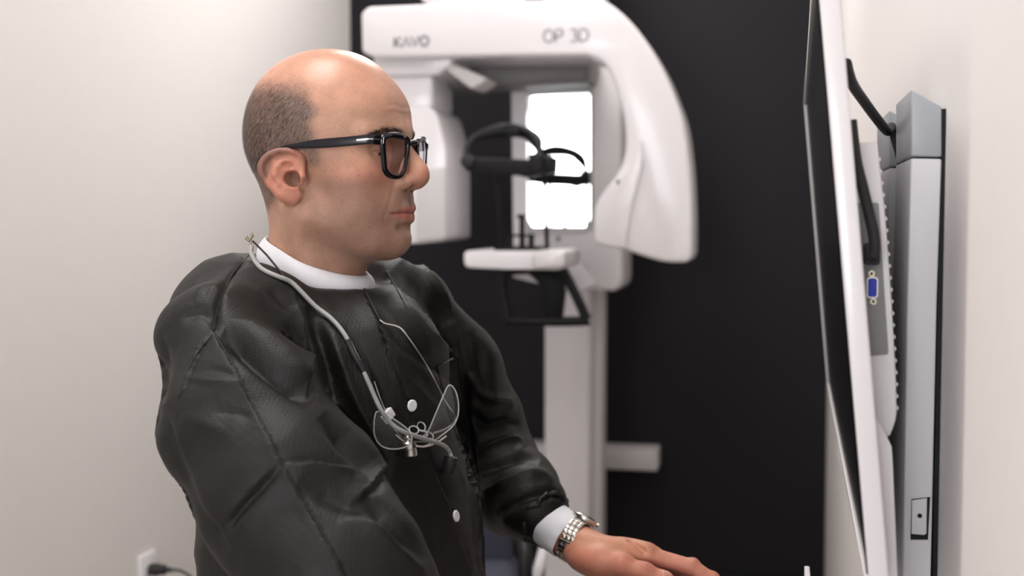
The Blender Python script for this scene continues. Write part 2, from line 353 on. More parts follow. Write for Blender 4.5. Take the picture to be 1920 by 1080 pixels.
# ------------------------------------------------------------------ monitor on the right wall
NY, FY = 1.05, 2.08
mon = thing('monitor', (.09, 1.5, .95), 'large white-edged flat monitor tilted on the right wall, seen edge-on', 'monitor')
ft, fb = onY(1511, 191, FY), onY(1555, 728, FY)
nt_, nb = onY(1531, -67, NY), onY(1630, 1105, NY)
nrm = ((fb - nt_).cross(ft - nb)).normalized()
if nrm.x < 0: nrm = -nrm
th = .0165
def slab(a, b_, c, d, off0, off1): bm = bmesh.new(); add_hexa(bm, [q + nrm * off0 for q in (a, b_, c, d)], [q + nrm * off1 for q in (a, b_, c, d)]); return bm
obj('housing', slab(nt_, ft, fb, nb, 0, th), M['white'], mon, bev=.0025, seg=3)
def lerp2(u, v): return (nt_ * (1 - u) + ft * u) * (1 - v) + (nb * (1 - u) + fb * u) * v
ins = .004
obj('screen', slab(lerp2(.004, .012), lerp2(1 - .012, .012), lerp2(1 - .012, 1 - .022), lerp2(.004, 1 - .022), -.0012, .0008), M['screen'], mon)
bz = bmesh.new()
def strip(u0, v0, u1, v1, u2, v2, u3, v3): q = [lerp2(u0, v0), lerp2(u1, v1), lerp2(u2, v2), lerp2(u3, v3)]; add_hexa(bz, [p - nrm * .0032 for p in q], q)
strip(.988, 0, 1, 0, 1, 1, .988, 1); strip(0, .978, 1, .978, 1, 1, 0, 1); strip(0, 0, 1, 0, 1, .012, 0, .012)
obj('bezel', bz, M['pale'], mon, bev=.0006, seg=2)
shell = obj('back_shell', prism_px(smooth_poly([(1592, 267), (1645, 266), (1660, 400), (1672, 560), (1680, 700), (1682, 775), (1678, 795), (1664, 822), (1640, 806), (1612, 560)], corner=(0, 1, 2, 3, 4, 5, 8, 9), n=3), 1.13, 1.96), M['whitem'], mon, bev=.003, seg=2)
b = bmesh.new()
for k in range(22):     # vent ribs along the rear edge of the shell
    y_ = 300 + k * 22; x_ = np.interp(y_, [266, 400, 560, 700, 775], [1645, 1660, 1672, 1680, 1682])
    c = onY(x_ - .5, y_, 1.15); add_tube(b, [(c.x - .0012, 1.14, c.z), (c.x - .0012, 1.9, c.z)], .0021, 8)
obj('vent_ribs', b, M['whitem'], shell)
pan = obj('port_panel', prism_px([(1600, 380), (1646, 380), (1648, 384), (1666, 660), (1664, 665), (1628, 668), (1610, 500)], 1.1285, 1.14), M['port'], shell, bev=.0006)
b = bmesh.new(); c = onY(1635.5, 539, 1.128)
rp = rrect(0, 0, .0095, .0185, .003)
def loopmesh(bm, pl, cx, cz, y0, y1): add_hexa(bm, [(cx + a, y0, cz + q) for a, q in pl], [(cx + a, y1, cz + q) for a, q in pl])
loopmesh(b, rp, c.x, c.z, 1.126, 1.129); vga = obj('video_port', b, M['steel'], pan); vga['label'] = 'blue video connector with steel rim'
b = bmesh.new(); loopmesh(b, rrect(0, 0, .0075, .0162, .002), c.x, c.z, 1.1252, 1.1262); obj('connector', b, M['blue'], vga)
b = bmesh.new()
for i in range(5):
    for j in range(3):
        cc = Vector((c.x + (j - 1) * .0021, 1.1251, c.z + (i - 2) * .003 + (j % 2) * .0012)); add_cyl(b, cc, cc + Vector((0, .0004, 0)), .0006, seg=8)
obj('pin_holes', b, M['blackp'], vga)
for y_ in (513, 565):
    b = bmesh.new(); c2 = onY(1634 + (y_ - 513) * .06, y_, 1.128); add_lathe(b, (c2.x, 1.1285, c2.z), (0, -1, 0), [(0, 0), (0, .003), (.003, .003), (.003, .0014), (.001, .0014), (.001, 0)], 6); obj('screw_post', b, M['brass'], pan)
obj('lower_shell', prism_px(smooth_poly([(1640, 788), (1652, 798), (1668, 830), (1673, 850), (1678, 960), (1682, 1060), (1686, 1180), (1650, 1180), (1648, 1000)], corner=(0, 6, 7, 8), n=3), 1.10, 1.9), M['whitem'], mon, bev=.003)
pl = onY(1633, 476, 1.125)
plug = thing('power_cable', (pl.x, 1.12, pl.z), 'black power cable plugged into the back of the wall monitor', 'cable')
b = bmesh.new(); loopmesh(b, rrect(0, 0, .0125, .0185, .003), pl.x, pl.z, 1.105, 1.1283); obj('plug', b, M['rubber'], plug, bev=.001)
kp = [(1635, 486), (1640, 470), (1638, 440), (1629, 400), (1617, 350), (1606, 305), (1600, 262), (1596, 225)]
obj('cord', tube(cr([onY(x_, y_, 1.10 + .012 * min(1, i / 3)) for i, (x_, y_) in enumerate(kp)]), .0048, 10), M['rubber'], plug)
cb = thing('signal_cable', onY(1630, 190, 1.3), 'black cable running from the monitor top into the grey wall column', 'cable')
obj('cord', tube(cr([onY(1586, 118, 1.16), onY(1597, 155, 1.19), onY(1620, 190, 1.25), onY(1648, 228, 1.33), onY(1664, 246, 1.40), onY(1676, 250, 1.44), Vector((.135, 1.41, 1.2)), Vector((.14, 1.41, .9))]), .0052, 10), M['rubber'], cb)
# ------------------------------------------------------------------ grey wall column of the monitor arm
wc = thing('wall_column', (XR, 1.3, .9), 'grey vertical mounting column on the right wall behind the monitor', 'wall mount')
def cover(Y0, Y1):
    f = lambda x_, y_: onY(x_, y_, 1.22)
    t0, t1, s0, s1 = f(1708, 167), f(1766, 200), f(1708, 293), f(1766, 294)
    m0, m1 = f(1701, 560), f(1757, 560); b0_, b1_ = f(1690, 1240), f(1742, 1240)
    top = obj('top_cap', None_prism([t0, t1, s1, s0], Y0, Y1), M['dgrey'], wc, bev=.002, seg=3)
    e = Vector((0, 0, .0018))
    body = obj('side_cover', None_prism([s0 - e, s1 - e, m1, b1_, b0_, m0], Y0, Y1), M['grey'], wc, bev=.002, seg=3)
    return top, body
def None_prism(a, Y0, Y1):
    bm = bmesh.new(); add_hexa(bm, [Vector((p.x, Y0, p.z)) for p in a], [Vector((p.x, Y1, p.z)) for p in a]); return bm
_, near_cover = cover(1.22, 1.372)
cover(1.45, 1.63)
p_ = onY(1768, 200, 1.222); p2 = onY(1745, 1240, 1.222)
obj('backing_plate', box((XR - .0045, 1.2215, p2.z), (XR - .0003, 1.63, p_.z - .002)), M['blackp'], wc)
obj('inner_rail', box((XR - .018, 1.374, p2.z), (XR - .004, 1.448, p_.z - .02)), M['blackp'], wc)
b = bmesh.new()
for y_, h_ in ((372, .018), (395, .025), (430, .012), (450, .02)):
    c = onY(1668, y_, 1.40); add_box(b, (XR - .024, 1.385, c.z - h_ / 2), (XR - .017, 1.40, c.z + h_ / 2))
c = onY(1668, 430, 1.40)
add_tube(b, [(XR - .026, 1.40 + .012 * cos(a), c.z + .016 * sin(a)) for a in np.linspace(0, 2 * pi, 20, endpoint=False)], .002, 6, closed=True)
obj('pulley_fittings', b, M['steel'], wc, bev=.0005)
# latch near the foot of the near cover
c = [onY(x_, y_, 1.2195) for x_, y_ in ((1709, 936), (1744, 932), (1740, 1012), (1707, 1012))]
bm = None_prism(c, 1.2192, 1.221); lt = obj('latch', bm, M['blackp'], near_cover)
c = [onY(x_, y_, 1.2186) for x_, y_ in ((1710, 938), (1738, 934), (1737, 1000), (1733, 1003), (1709, 1001))]
obj('latch_plate', None_prism(c, 1.2182, 1.2192), M['grey'], lt, bev=.0003)
c = onY(1724.5, 967, 1.218); b = bmesh.new(); add_cyl(b, (c.x, 1.2178, c.z), (c.x, 1.2183, c.z), .0022, seg=14); obj('latch_screw', b, M['blackp'], lt)
# ------------------------------------------------------------------ keyboard on a wall tray
kz = onY(1300, 1074, 1.5).z
k0, k1 = onZ(1243, 1072, kz), onZ(1470, 1079, kz)
kx0, kx1, ky1 = k0.x, k1.x, 1.505; ky0 = ky1 - .44
tray = thing('keyboard_tray', (.05, 1.3, kz - .03), 'grey wall-mounted keyboard shelf under the monitor', 'shelf')
obj('shelf', box((kx0 - .02, ky0 - .03, kz - .038), (.09, ky1 + .03, kz - .024)), M['grey'], tray, bev=.004)
obj('bracket', box((.07, 1.24, kz - .06), (XR - .004, 1.36, kz - .02)), M['grey'], tray, bev=.003)
c = onZ(1513, 1064, kz + .012)
obj('raised_lip', box((c.x - .003, ky0, kz - .026), (c.x + .003, c.y, kz + .014)), M['whitem'], tray, bev=.0012)
kb = thing('keyboard', ((kx0 + kx1) / 2, 1.3, kz - .024), 'black keyboard with white key lettering under the hand', 'keyboard')
obj('base', box((kx0, ky0, kz - .024), (kx1, ky1, kz - .008)), M['blackp'], kb, bev=.003)
# keys: rows run along Y, columns along X (typist faces +X)
rows = 6; cols = 21; kxs = (kx1 - kx0 - .016) / rows; kys = (ky1 - ky0 - .014) / cols
for r_ in range(rows):
    kb_ = bmesh.new(); gb = bmesh.new()
    for c_ in range(cols):
        x_ = kx0 + .008 + r_ * kxs; y_ = ky0 + .007 + c_ * kys
        a = [(x_ + .001, y_ + .001), (x_ + kxs - .001, y_ + .001), (x_ + kxs - .001, y_ + kys - .001), (x_ + .001, y_ + kys - .001)]
        q = [(x_ + .003, y_ + .003), (x_ + kxs - .003, y_ + .003), (x_ + kxs - .003, y_ + kys - .003), (x_ + .003, y_ + kys - .003)]
        add_hexa(kb_, [(u, v, kz - .009) for u, v in a], [(u, v, kz) for u, v in q])
        for t_ in range(2):
            add_box(gb, (x_ + .006 + t_ * .004, y_ + .006, kz), (x_ + .008 + t_ * .004, y_ + .012, kz + .0003))
    kr = obj('key_row', kb_, M['blackp'], kb)
    obj('key_print', gb, M['glyph'], kr)
# ------------------------------------------------------------------ implicit modelling
A3 = lambda *v: np.array(v, float)
def ell(P, c, r, yaw=0, pitch=0, n=2.0):
    q = P - A3(*c)
    if yaw: q = q @ np.array([[cos(yaw), -sin(yaw), 0], [sin(yaw), cos(yaw), 0], [0, 0, 1]])
    if pitch: q = q @ np.array([[cos(pitch), 0, sin(pitch)], [0, 1, 0], [-sin(pitch), 0, cos(pitch)]])
    r = A3(*r)
    if n == 2.0:
        k0 = np.linalg.norm(q / r, axis=1); k1 = np.linalg.norm(q / (r * r), axis=1) + 1e-9
        return k0 * (k0 - 1) / k1
    k0 = (np.abs(q / r) ** n).sum(1) ** (1 / n); k2 = np.linalg.norm(q / r, axis=1); k1 = np.linalg.norm(q / (r * r), axis=1) + 1e-9
    return k2 * (k0 - 1) / k1
def cap(P, a, b, ra, rb=None):
    a = A3(*a); b = A3(*b); rb = ra if rb is None else rb
    ab = b - a; t = np.clip(((P - a) @ ab) / (ab @ ab + 1e-12), 0, 1)
    return np.linalg.norm(P - a - t[:, None] * ab, axis=1) - (ra + (rb - ra) * t)
def chain(P, pts, k=.004):
    """pts: (x,y,z,r) joined smoothly"""
    d = None
    for i in range(len(pts) - 1):
        e = cap(P, pts[i][:3], pts[i + 1][:3], pts[i][3], pts[i + 1][3])
        d = e if d is None else su(d, e, k)
    return d
def ecap(P, a, b, ra, rb, ax, q):
    """tapered capsule squashed by factor q along the direction ax"""
    ax = A3(*ax); ax = ax / np.linalg.norm(ax); a = A3(*a); b = A3(*b)
    f = lambda v: v + (v @ ax)[..., None] * ax * (1 / q - 1)
    return cap(f(P), f(a), f(b), ra, rb) * min(1, q)
def su(a, b, k):
    h = np.clip(.5 + .5 * (b - a) / k, 0, 1); return b * (1 - h) + a * h - k * h * (1 - h)
def ss(a, b, k): return -su(-a, b, k)      # a minus b
def surface(f, lo, hi, h, pad=None):
    """block-sparse surface nets -> verts, quads"""
    lo = A3(*lo); hi = A3(*hi); B = 8; bs = B * h
    nb = np.ceil((hi - lo) / bs).astype(int)
    g = np.stack(np.meshgrid(*[np.arange(n) for n in nb], indexing='ij'), -1).reshape(-1, 3)
    cen = lo + (g + .5) * bs
    d = np.concatenate([f(c) for c in np.array_split(cen, max(1, len(cen) // 60000))])
    g = g[np.abs(d) < (bs * 1.25 if pad is None else bs * pad)]
    loc = np.stack(np.meshgrid(*[np.arange(B + 1)] * 3, indexing='ij'), -1).reshape(-1, 3)
    big = nb * B + 2
    V = []; K = []; E = []
    for gg in np.array_split(g, max(1, len(g) // 150)):
        n = gg[:, None, :] * B + loc[None]
        D = f((lo + n.reshape(-1, 3) * h)).reshape(len(gg), B + 1, B + 1, B + 1)
        s = D < 0
        c = s[:, :-1, :-1, :-1].astype(int)
        tot = np.zeros_like(c)
        for i in (0, 1):
            for j in (0, 1):
                for k in (0, 1): tot += s[:, i:B + i, j:B + j, k:B + k]
        idx = np.argwhere((tot > 0) & (tot < 8))
        if not len(idx): continue
        q, x, y, z = idx.T; acc = np.zeros((len(idx), 3)); cnt = np.zeros(len(idx))
        cor = [(i, j, k) for i in (0, 1) for j in (0, 1) for k in (0, 1)]
        dv = {o: D[q, x + o[0], y + o[1], z + o[2]] for o in cor}
        for o in cor:
            for ax in range(3):
                if o[ax] == 0:
                    p = list(o); p[ax] = 1; p = tuple(p); a = dv[o]; b = dv[p]; m = (a < 0) != (b < 0)
                    t = np.where(m, a / np.where(m, a - b, 1), 0)
                    pt = np.tile(A3(*o), (len(idx), 1)); pt[:, ax] += t
                    acc += pt * m[:, None]; cnt += m
        cell = gg[q] * B + idx[:, 1:]
        V.append(lo + (cell + acc / cnt[:, None]) * h)
        K.append((cell[:, 0] * big[1] + cell[:, 1]) * big[2] + cell[:, 2])
        o0 = dv[(0, 0, 0)]
        for ax in range(3):
            p = [0, 0, 0]; p[ax] = 1; b = dv[tuple(p)]; m = (o0 < 0) != (b < 0)
            E.append(np.column_stack([cell[m], np.full(m.sum(), ax), (o0[m] < 0).astype(int)]))
    V = np.concatenate(V); K = np.concatenate(K); E = np.concatenate(E)
    o = np.argsort(K); K = K[o]; V = V[o]
    Q = []
    for ax in range(3):
        e = E[E[:, 3] == ax]; u, w = (ax + 1) % 3, (ax + 2) % 3; cs = []
        ok = np.ones(len(e), bool)
        for du, dw in ((0, 0), (-1, 0), (-1, -1), (0, -1)):
            c = e[:, :3].copy(); c[:, u] += du; c[:, w] += dw
            kk = (c[:, 0] * big[1] + c[:, 1]) * big[2] + c[:, 2]
            i = np.clip(np.searchsorted(K, kk), 0, len(K) - 1); ok &= K[i] == kk; cs.append(i)
        qd = np.stack(cs, 1)
        fl = e[:, 4] == 0; qd[fl] = qd[fl][:, ::-1]
        Q.append(qd[ok])
    return V, np.concatenate(Q)
def relax(V, Q, it=2, lam=.5):
    e = np.concatenate([Q[:, [0, 1]], Q[:, [1, 2]], Q[:, [2, 3]], Q[:, [3, 0]]])
    for _ in range(it):
        s = np.zeros_like(V); n = np.zeros(len(V))
        for a, b in ((0, 1), (1, 0)):
            for k in range(3): s[:, k] += np.bincount(e[:, a], V[e[:, b], k], len(V))
            n += np.bincount(e[:, a], minlength=len(V))
        V = V * (1 - lam) + lam * s / np.maximum(n, 1)[:, None]
    return V
def normals(V, Q):
    n = np.cross(V[Q[:, 2]] - V[Q[:, 0]], V[Q[:, 3]] - V[Q[:, 1]]); out = np.zeros_like(V)
    for c in range(4):
        for k in range(3): out[:, k] += np.bincount(Q[:, c], n[:, k], len(V))
    return out / (np.linalg.norm(out, axis=1)[:, None] + 1e-12)
def mesh_np(name, V, Q, m, parent=None, colors=None, loc=None):
    me = bpy.data.meshes.new(name); off = Vector((0, 0, 0)); p = parent
    while p is not None: off += p.location; p = p.parent
    V = V - np.array(off)
    me.vertices.add(len(V)); me.vertices.foreach_set('co', V.astype(np.float32).ravel())
    n = Q.shape[1]
    me.loops.add(Q.size); me.loops.foreach_set('vertex_index', Q.astype(np.int32).ravel())
    me.polygons.add(len(Q)); me.polygons.foreach_set('loop_start', (np.arange(len(Q)) * n).astype(np.int32))
    me.update(calc_edges=True); me.validate()
    me.polygons.foreach_set('use_smooth', [True] * len(me.polygons))
    if colors is not None:
        at_ = me.color_attributes.new('skin_tone', 'FLOAT_COLOR', 'POINT')
        c = np.ones((len(V), 4), np.float32); c[:, :3] = colors; at_.data.foreach_set('color', c.ravel())
    me.materials.append(m)
    o = bpy.data.objects.new(name, me); COL.objects.link(o)
    if parent is not None: o.parent = parent
    return o
def vnoise(P, seed=0):
    """smooth value noise, 0..1"""
    i = np.floor(P).astype(np.int64); f = P - i; f = f * f * (3 - 2 * f); r = 0
    def hsh(x, y, z):
        n = (x * 374761393 + y * 668265263 + z * 2147483647 * 3 + seed * 974711) & 0xffffffff
        n = ((n ^ (n >> 13)) * 1274126177) & 0xffffffff; return ((n ^ (n >> 16)) & 0xffff) / 65535.0
    for a in (0, 1):
        for b in (0, 1):
            for c in (0, 1):
                w = (f[:, 0] if a else 1 - f[:, 0]) * (f[:, 1] if b else 1 - f[:, 1]) * (f[:, 2] if c else 1 - f[:, 2])
                r = r + w * hsh(i[:, 0] + a, i[:, 1] + b, i[:, 2] + c)
    return r
# ------------------------------------------------------------------ the person: head and neck
HO = np.array(at(613, 335, 1.43))       # middle of the head between the ears; head frame: x forward, y to his left, z up
HT = R(-7.0)                              # head turn
HR = np.array([[cos(HT), -sin(HT), 0], [sin(HT), cos(HT), 0], [0, 0, 1]])
toW = lambda P: P @ HR.T + HO
toH = lambda P: (P - HO) @ HR
def mirror(P): q = P.copy(); q[:, 1] = np.abs(q[:, 1]); return q
EARPTS = [tuple(v) for v in cr([(.0085, .002, .006), (.0125, .002, .012), (.0115, .003, .0215), (.004, .0045, .0265), (-.008, .0055, .0275), (-.020, .006, .0235), (-.0275, .0065, .0135), (-.0275, .0065, .003), (-.0215, .006, -.0065), (-.0145, .005, -.0150), (-.0075, .004, -.0215)], 3)]
def ear_sdf(q):       # local frame at the ear canal, y outward
    d = ell(q, (-.0075, .0025, .0055), (.0190, .0042, .0235), pitch=R(-16), n=2.3)
    d = su(d, ell(q, (-.010, .0025, .010), (.0175, .0042, .0165)), .003)
    d = su(d, chain(q, [(x, y, z, .0026 + .0006 * min(1, i / 12)) for i, (x, y, z) in enumerate(EARPTS)], .002), .0025)
    d = su(d, ell(q, (.001, .0025, -.0205), (.0105, .0046, .0088)), .005)        # lobe
    d = su(d, ell(q, (-.006, .003, -.0185), (.009, .0042, .008)), .005)
    d = su(d, chain(q, [(-.002, .0040, .018, .0032), (-.012, .0055, .012, .0036), (-.0155, .0060, .002, .0038), (-.011, .0055, -.007, .0036), (-.003, .0048, -.0125, .0034), (.003, .0045, -.0125, .003)], .003), .0035)   # antihelix, antitragus
    d = su(d, chain(q, [(.0125, .003, .007, .0030), (.0118, .0055, -.0005, .0042), (.0100, .004, -.0075, .003)], .003), .003)          # tragus
    d = ss(d, ell(q, (.0022, .0075, -.0022), (.0082, .0125, .0082), pitch=R(-25)), .0024)       # concha
    d = ss(d, ell(q, (-.001, .0085, .0115), (.0062, .0055, .0036), pitch=R(15)), .0025)
    d = ss(d, chain(q, [(.006, .0085, .0205, .0026), (-.009, .0095, .0215, .0030), (-.0205, .010, .0120, .0028), (-.0205, .010, .001, .0024), (-.0150, .009, -.0075, .0018)], .002), .0028)   # scapha
    d = ss(d, cap(q, (.007, .002, -.004), (.008, -.008, -.002), .0035), .002)
    return d
def head_sdf(Pw, creases=None):
    H = toH(Pw); H[:, 0] = np.where(H[:, 0] > 0, H[:, 0] / .93, H[:, 0]); P = mirror(H)
    d = ell(P, (.003, 0, .060), (.0965, .0765, .0860), n=2.12)
    d = su(d, ell(P, (-.038, 0, .042), (.050, .068, .058)), .02)                   # occiput
    d = su(d, ell(P, (-.026, 0, -.005), (.038, .052, .055)), .03)
    d = su(d, ell(P, (.045, 0, .000), (.058, .0585, .080)), .03)                   # face
    d = su(d, ell(P, (.064, .016, .070), (.032, .038, .030)), .02)                 # frontal bone
    d = su(d, cap(P, (.010, .055, -.042), (.074, .026, -.068), .017, .017), .022)   # jaw
    d = su(d, ell(P, (.086, 0, -.069), (.0225, .024, .020)), .012)                  # chin
    d = su(d, ell(P, (.050, .0, -.058), (.046, .043, .032)), .025)                  # floor of the mouth
    d = su(d, ell(P, (.077, 0, -.028), (.0340, .039, .034)), .014)                  # muzzle
    d = su(d, ell(P, (.062, .046, .004), (.026, .018, .016)), .02)                 # cheekbone
    d = su(d, ell(P, (.060, .040, -.028), (.026, .020, .026)), .025)                # cheek
    d = su(d, cap(P, (.098, .008, .0490), (.078, .050, .046), .0095, .0085), .014)   # brow
    # eye sockets and eyes
    d = ss(d, ell(P, (.104, .036, .0275), (.022, .0205, .0135), yaw=R(25)), .010)
    d = su(d, ell(P, (.0785, .0330, .0260), (.0118, .0122, .0118)), .001)
    lid = ell(P, (.0785, .0335, .0265), (.0135, .0148, .0132))
    lid = np.maximum(lid, -(ell(P, (.088, .0365, .0240), (.0150, .0158, .0050))))
    d = su(d, lid, .0014)
    d = su(d, ell(P, (.0770, .034, .0135), (.012, .017, .006)), .008)               # lower lid bag
    # nose
    d = su(d, ecap(P, (.1010, 0, .0345), (.1215, 0, .0100), .0085, .0105, (0, 1, 0), .85), .009)
    d = su(d, ell(P, (.1222, 0, .0010), (.0128, .0130, .0118)), .008)
    d = su(d, ell(P, (.1065, .0138, -.0042), (.0140, .0082, .0092), pitch=R(12)), .005)
    d = su(d, ell(P, (.1150, 0, -.0085), (.0110, .0055, .0050)), .005)
    d = ss(d, ell(P, (.1130, .0072, -.0125), (.0062, .0034, .0042), pitch=R(-20)), .002)
    # lips
    d = su(d, chain(P, [(.1095, 0, -.0345, .0050), (.1080, .009, -.0342, .0048), (.1010, .0190, -.0370, .0038), (.0920, .0280, -.0402, .0020)], .004), .006)
    d = su(d, chain(P, [(.1070, 0, -.0460, .0056), (.1050, .010, -.0455, .0052), (.0990, .0190, -.0430, .0038), (.0920, .0280, -.0408, .002)], .004), .006)
    d = ss(d, ell(P, (.1120, 0, -.0245), (.006, .0024, .008)), .004)                # philtrum
    d = ss(d, chain(P, [(.1118, 0, -.0575, .0030), (.1045, .014, -.0565, .0025)], .004), .008)          # under the lower lip
    if creases is not None:
        for pts, k, rr in creases: d = ss(d, chain(P, [(a, b, c, rr * w) for a, b, c, w in pts], .001), k)
    # ears
    for sgn in (1, -1):
        c_ = A3(-.0005, .0735 * sgn, .000); q = H - c_; q = q * A3(1, sgn, 1)
        a_ = R(-20); q = q @ np.array([[cos(a_), -sin(a_), 0], [sin(a_), cos(a_), 0], [0, 0, 1]])
        q = (q - A3(-.0045, .001, 0)) / A3(1.10, 1, 1)
        d = su(d, ear_sdf(q), .003)
        d = ss(d, ell(q, (.0040, .000, -.0045), (.0060, .0150, .0062), pitch=R(-20)), .004)
    # neck
    d = su(d, ecap(P, (-.010, 0, -.030), (-.036, 0, -.200), .0500, .057, (0, 1, 0), 1.0), .03)
    d = su(d, cap(P, (.008, 0, -.095), (-.012, 0, -.175), .032, .038), .03)
    d = su(d, cap(P, (-.010, .058, -.035), (.012, .022, -.170), .012, .012), .018)
    d = su(d, ell(P, (.024, 0, -.118), (.012, .010, .014)), .014)
    return d
def surf_pts(yz, off=0.0):
    y, z = np.array(yz, float)[:, :2].T; lo_, hi_ = np.full(len(y), .03), np.full(len(y), .16)
    for _ in range(22):
        m = (lo_ + hi_) / 2; v = head_sdf(toW(np.column_stack([np.where(m > 0, m * .93, m), -y, z]))); lo_ = np.where(v < 0, m, lo_); hi_ = np.where(v < 0, hi_, m)
    return lo_ + off
def crease(yz, r_, k, off=0.0, n=6):
    c = [tuple(v) for v in cr([(a, b, 0) for a, b in yz], n)]; xs = surf_pts(c, off); N = len(c)
    return ([(xs[i], c[i][0], c[i][1], min(1, .25 + 3 * (1 - i / (N - 1)))) for i in range(N)], k, r_)
mouth_z = lambda y: -.0398 + .0004 * (y / .031) ** 2 + .0012 * np.exp(-((y - .012) / .008) ** 2)
def head_mesh(h=.0016):
    CR = [crease([(y, mouth_z(y)) for y in (0, .008, .016, .024, .031)], .0010, .0022),
          crease([(.0190, .004), (.0215, -.001), (.0205, -.0085), (.0160, -.0115)], .0012, .0040, 0),
          crease([(.0230, -.004), (.0300, -.018), (.0350, -.034), (.0370, -.042), (.0360, -.050)], .0005, .0045, .0022),
          crease([(.0360, .0075), (.0440, .0110), (.0520, .0180)], .0004, .0030, .0008),
          crease([(.004, .078), (.018, .0800), (.034, .0770)], .0004, .0030, .001), crease([(.004, .0700), (.020, .0715), (.036, .0685)], .0004, .0030, .001)]
    V, Q = surface(lambda P: head_sdf(P, CR), toW(A3(-.14, -.115, -.20)[None])[0], toW(A3(.16, .115, .17)[None])[0], h)
    V = relax(V, Q, 2, .4)
    return V, Q
person = thing('person', (HO[0] - .05, HO[1], 0), 'seated man in a black disposable gown, head turned to the wall monitor', 'person')
def skin_mat():
    m = bpy.data.materials.new('skin'); m.use_nodes = True; nt = m.node_tree; p = nt.nodes['Principled BSDF']
    at_ = nt.nodes.new('ShaderNodeVertexColor'); at_.layer_name = 'skin_tone'
    tc = nt.nodes.new('ShaderNodeTexCoord')
    def noise(s, d=3):
        n = nt.nodes.new('ShaderNodeTexNoise'); n.inputs['Scale'].default_value = s; n.inputs['Detail'].default_value = d
        nt.links.new(tc.outputs['Object'], n.inputs['Vector']); return n
    def ramp(src, a, b, lo, hi):
        r_ = nt.nodes.new('ShaderNodeMapRange'); r_.inputs[1].default_value = a; r_.inputs[2].default_value = b; r_.inputs[3].default_value = lo; r_.inputs[4].default_value = hi
        nt.links.new(src, r_.inputs[0]); return r_.outputs[0]
    def mul(c, f):
        x = nt.nodes.new('ShaderNodeMix'); x.data_type = 'RGBA'; x.blend_type = 'MULTIPLY'; x.inputs[0].default_value = 1
        nt.links.new(c, x.inputs[6]); nt.links.new(f, x.inputs[7]); return x.outputs[2]
    c = mul(at_.outputs['Color'], ramp(noise(60).outputs['Fac'], .3, .7, .9, 1.08))
    c = mul(c, ramp(noise(700, 2).outputs['Fac'], .3, .7, .9, 1.08))
    nt.links.new(c, p.inputs['Base Color'])
    sx = nt.nodes.new('ShaderNodeSeparateXYZ'); nt.links.new(tc.outputs['Object'], sx.inputs[0])
    nt.links.new(ramp(sx.outputs['Z'], HO[2] + .07, HO[2] + .115, .54, .32), p.inputs['Roughness'])   # an oilier scalp
    p.inputs['Roughness'].default_value = .5; p.inputs['Specular IOR Level'].default_value = .5
    p.inputs['Subsurface Weight'].default_value = .25; p.inputs['Subsurface Radius'].default_value = (.7, .3, .18); p.inputs['Subsurface Scale'].default_value = .006
    b = nt.nodes.new('ShaderNodeBump'); b.inputs['Strength'].default_value = .25; b.inputs['Distance'].default_value = .0007
    nt.links.new(noise(900, 3).outputs['Fac'], b.inputs['Height']); nt.links.new(b.outputs['Normal'], p.inputs['Normal'])
    return m
M['skin'] = skin_mat()
def blob(P, c, r): return np.exp(-(((P - A3(*c)) / A3(*r)) ** 2).sum(1))
def sstep(a, b, x): t = np.clip((x - a) / (b - a), 0, 1); return t * t * (3 - 2 * t)
def hair_amount(P):
    """0..1 how densely hair grows at head-frame points"""
    x, y, z = P[:, 0], np.abs(P[:, 1]), P[:, 2]
    front = .026 - .10 * np.clip(z - .06, 0, 1) ** 1.0 + .004 * np.sin(z * 200)       # front edge of the side hair
    front = np.where(z < .045, .026 + (z - .045) * .25, front)
    a = sstep(front + .006, front - .012, x)
    top = .105 - .20 * np.clip(x + .03, 0, 1) + .0 * x                      # upper edge of the horseshoe
    a *= sstep(top + .014, top - .020, z)
    low = np.interp(x, [-.050, -.030, -.018, .0, .03], [-.036, -.020, .020, .026, .030])
    a *= sstep(low - .010, low + .010, z)
    sb = sstep(.030, .024, x) * sstep(.004, .010, x) * sstep(.006, .020, z) * sstep(.052, .035, z)          # sideburn
    return np.maximum(a, sb * .6) * (y > .0)
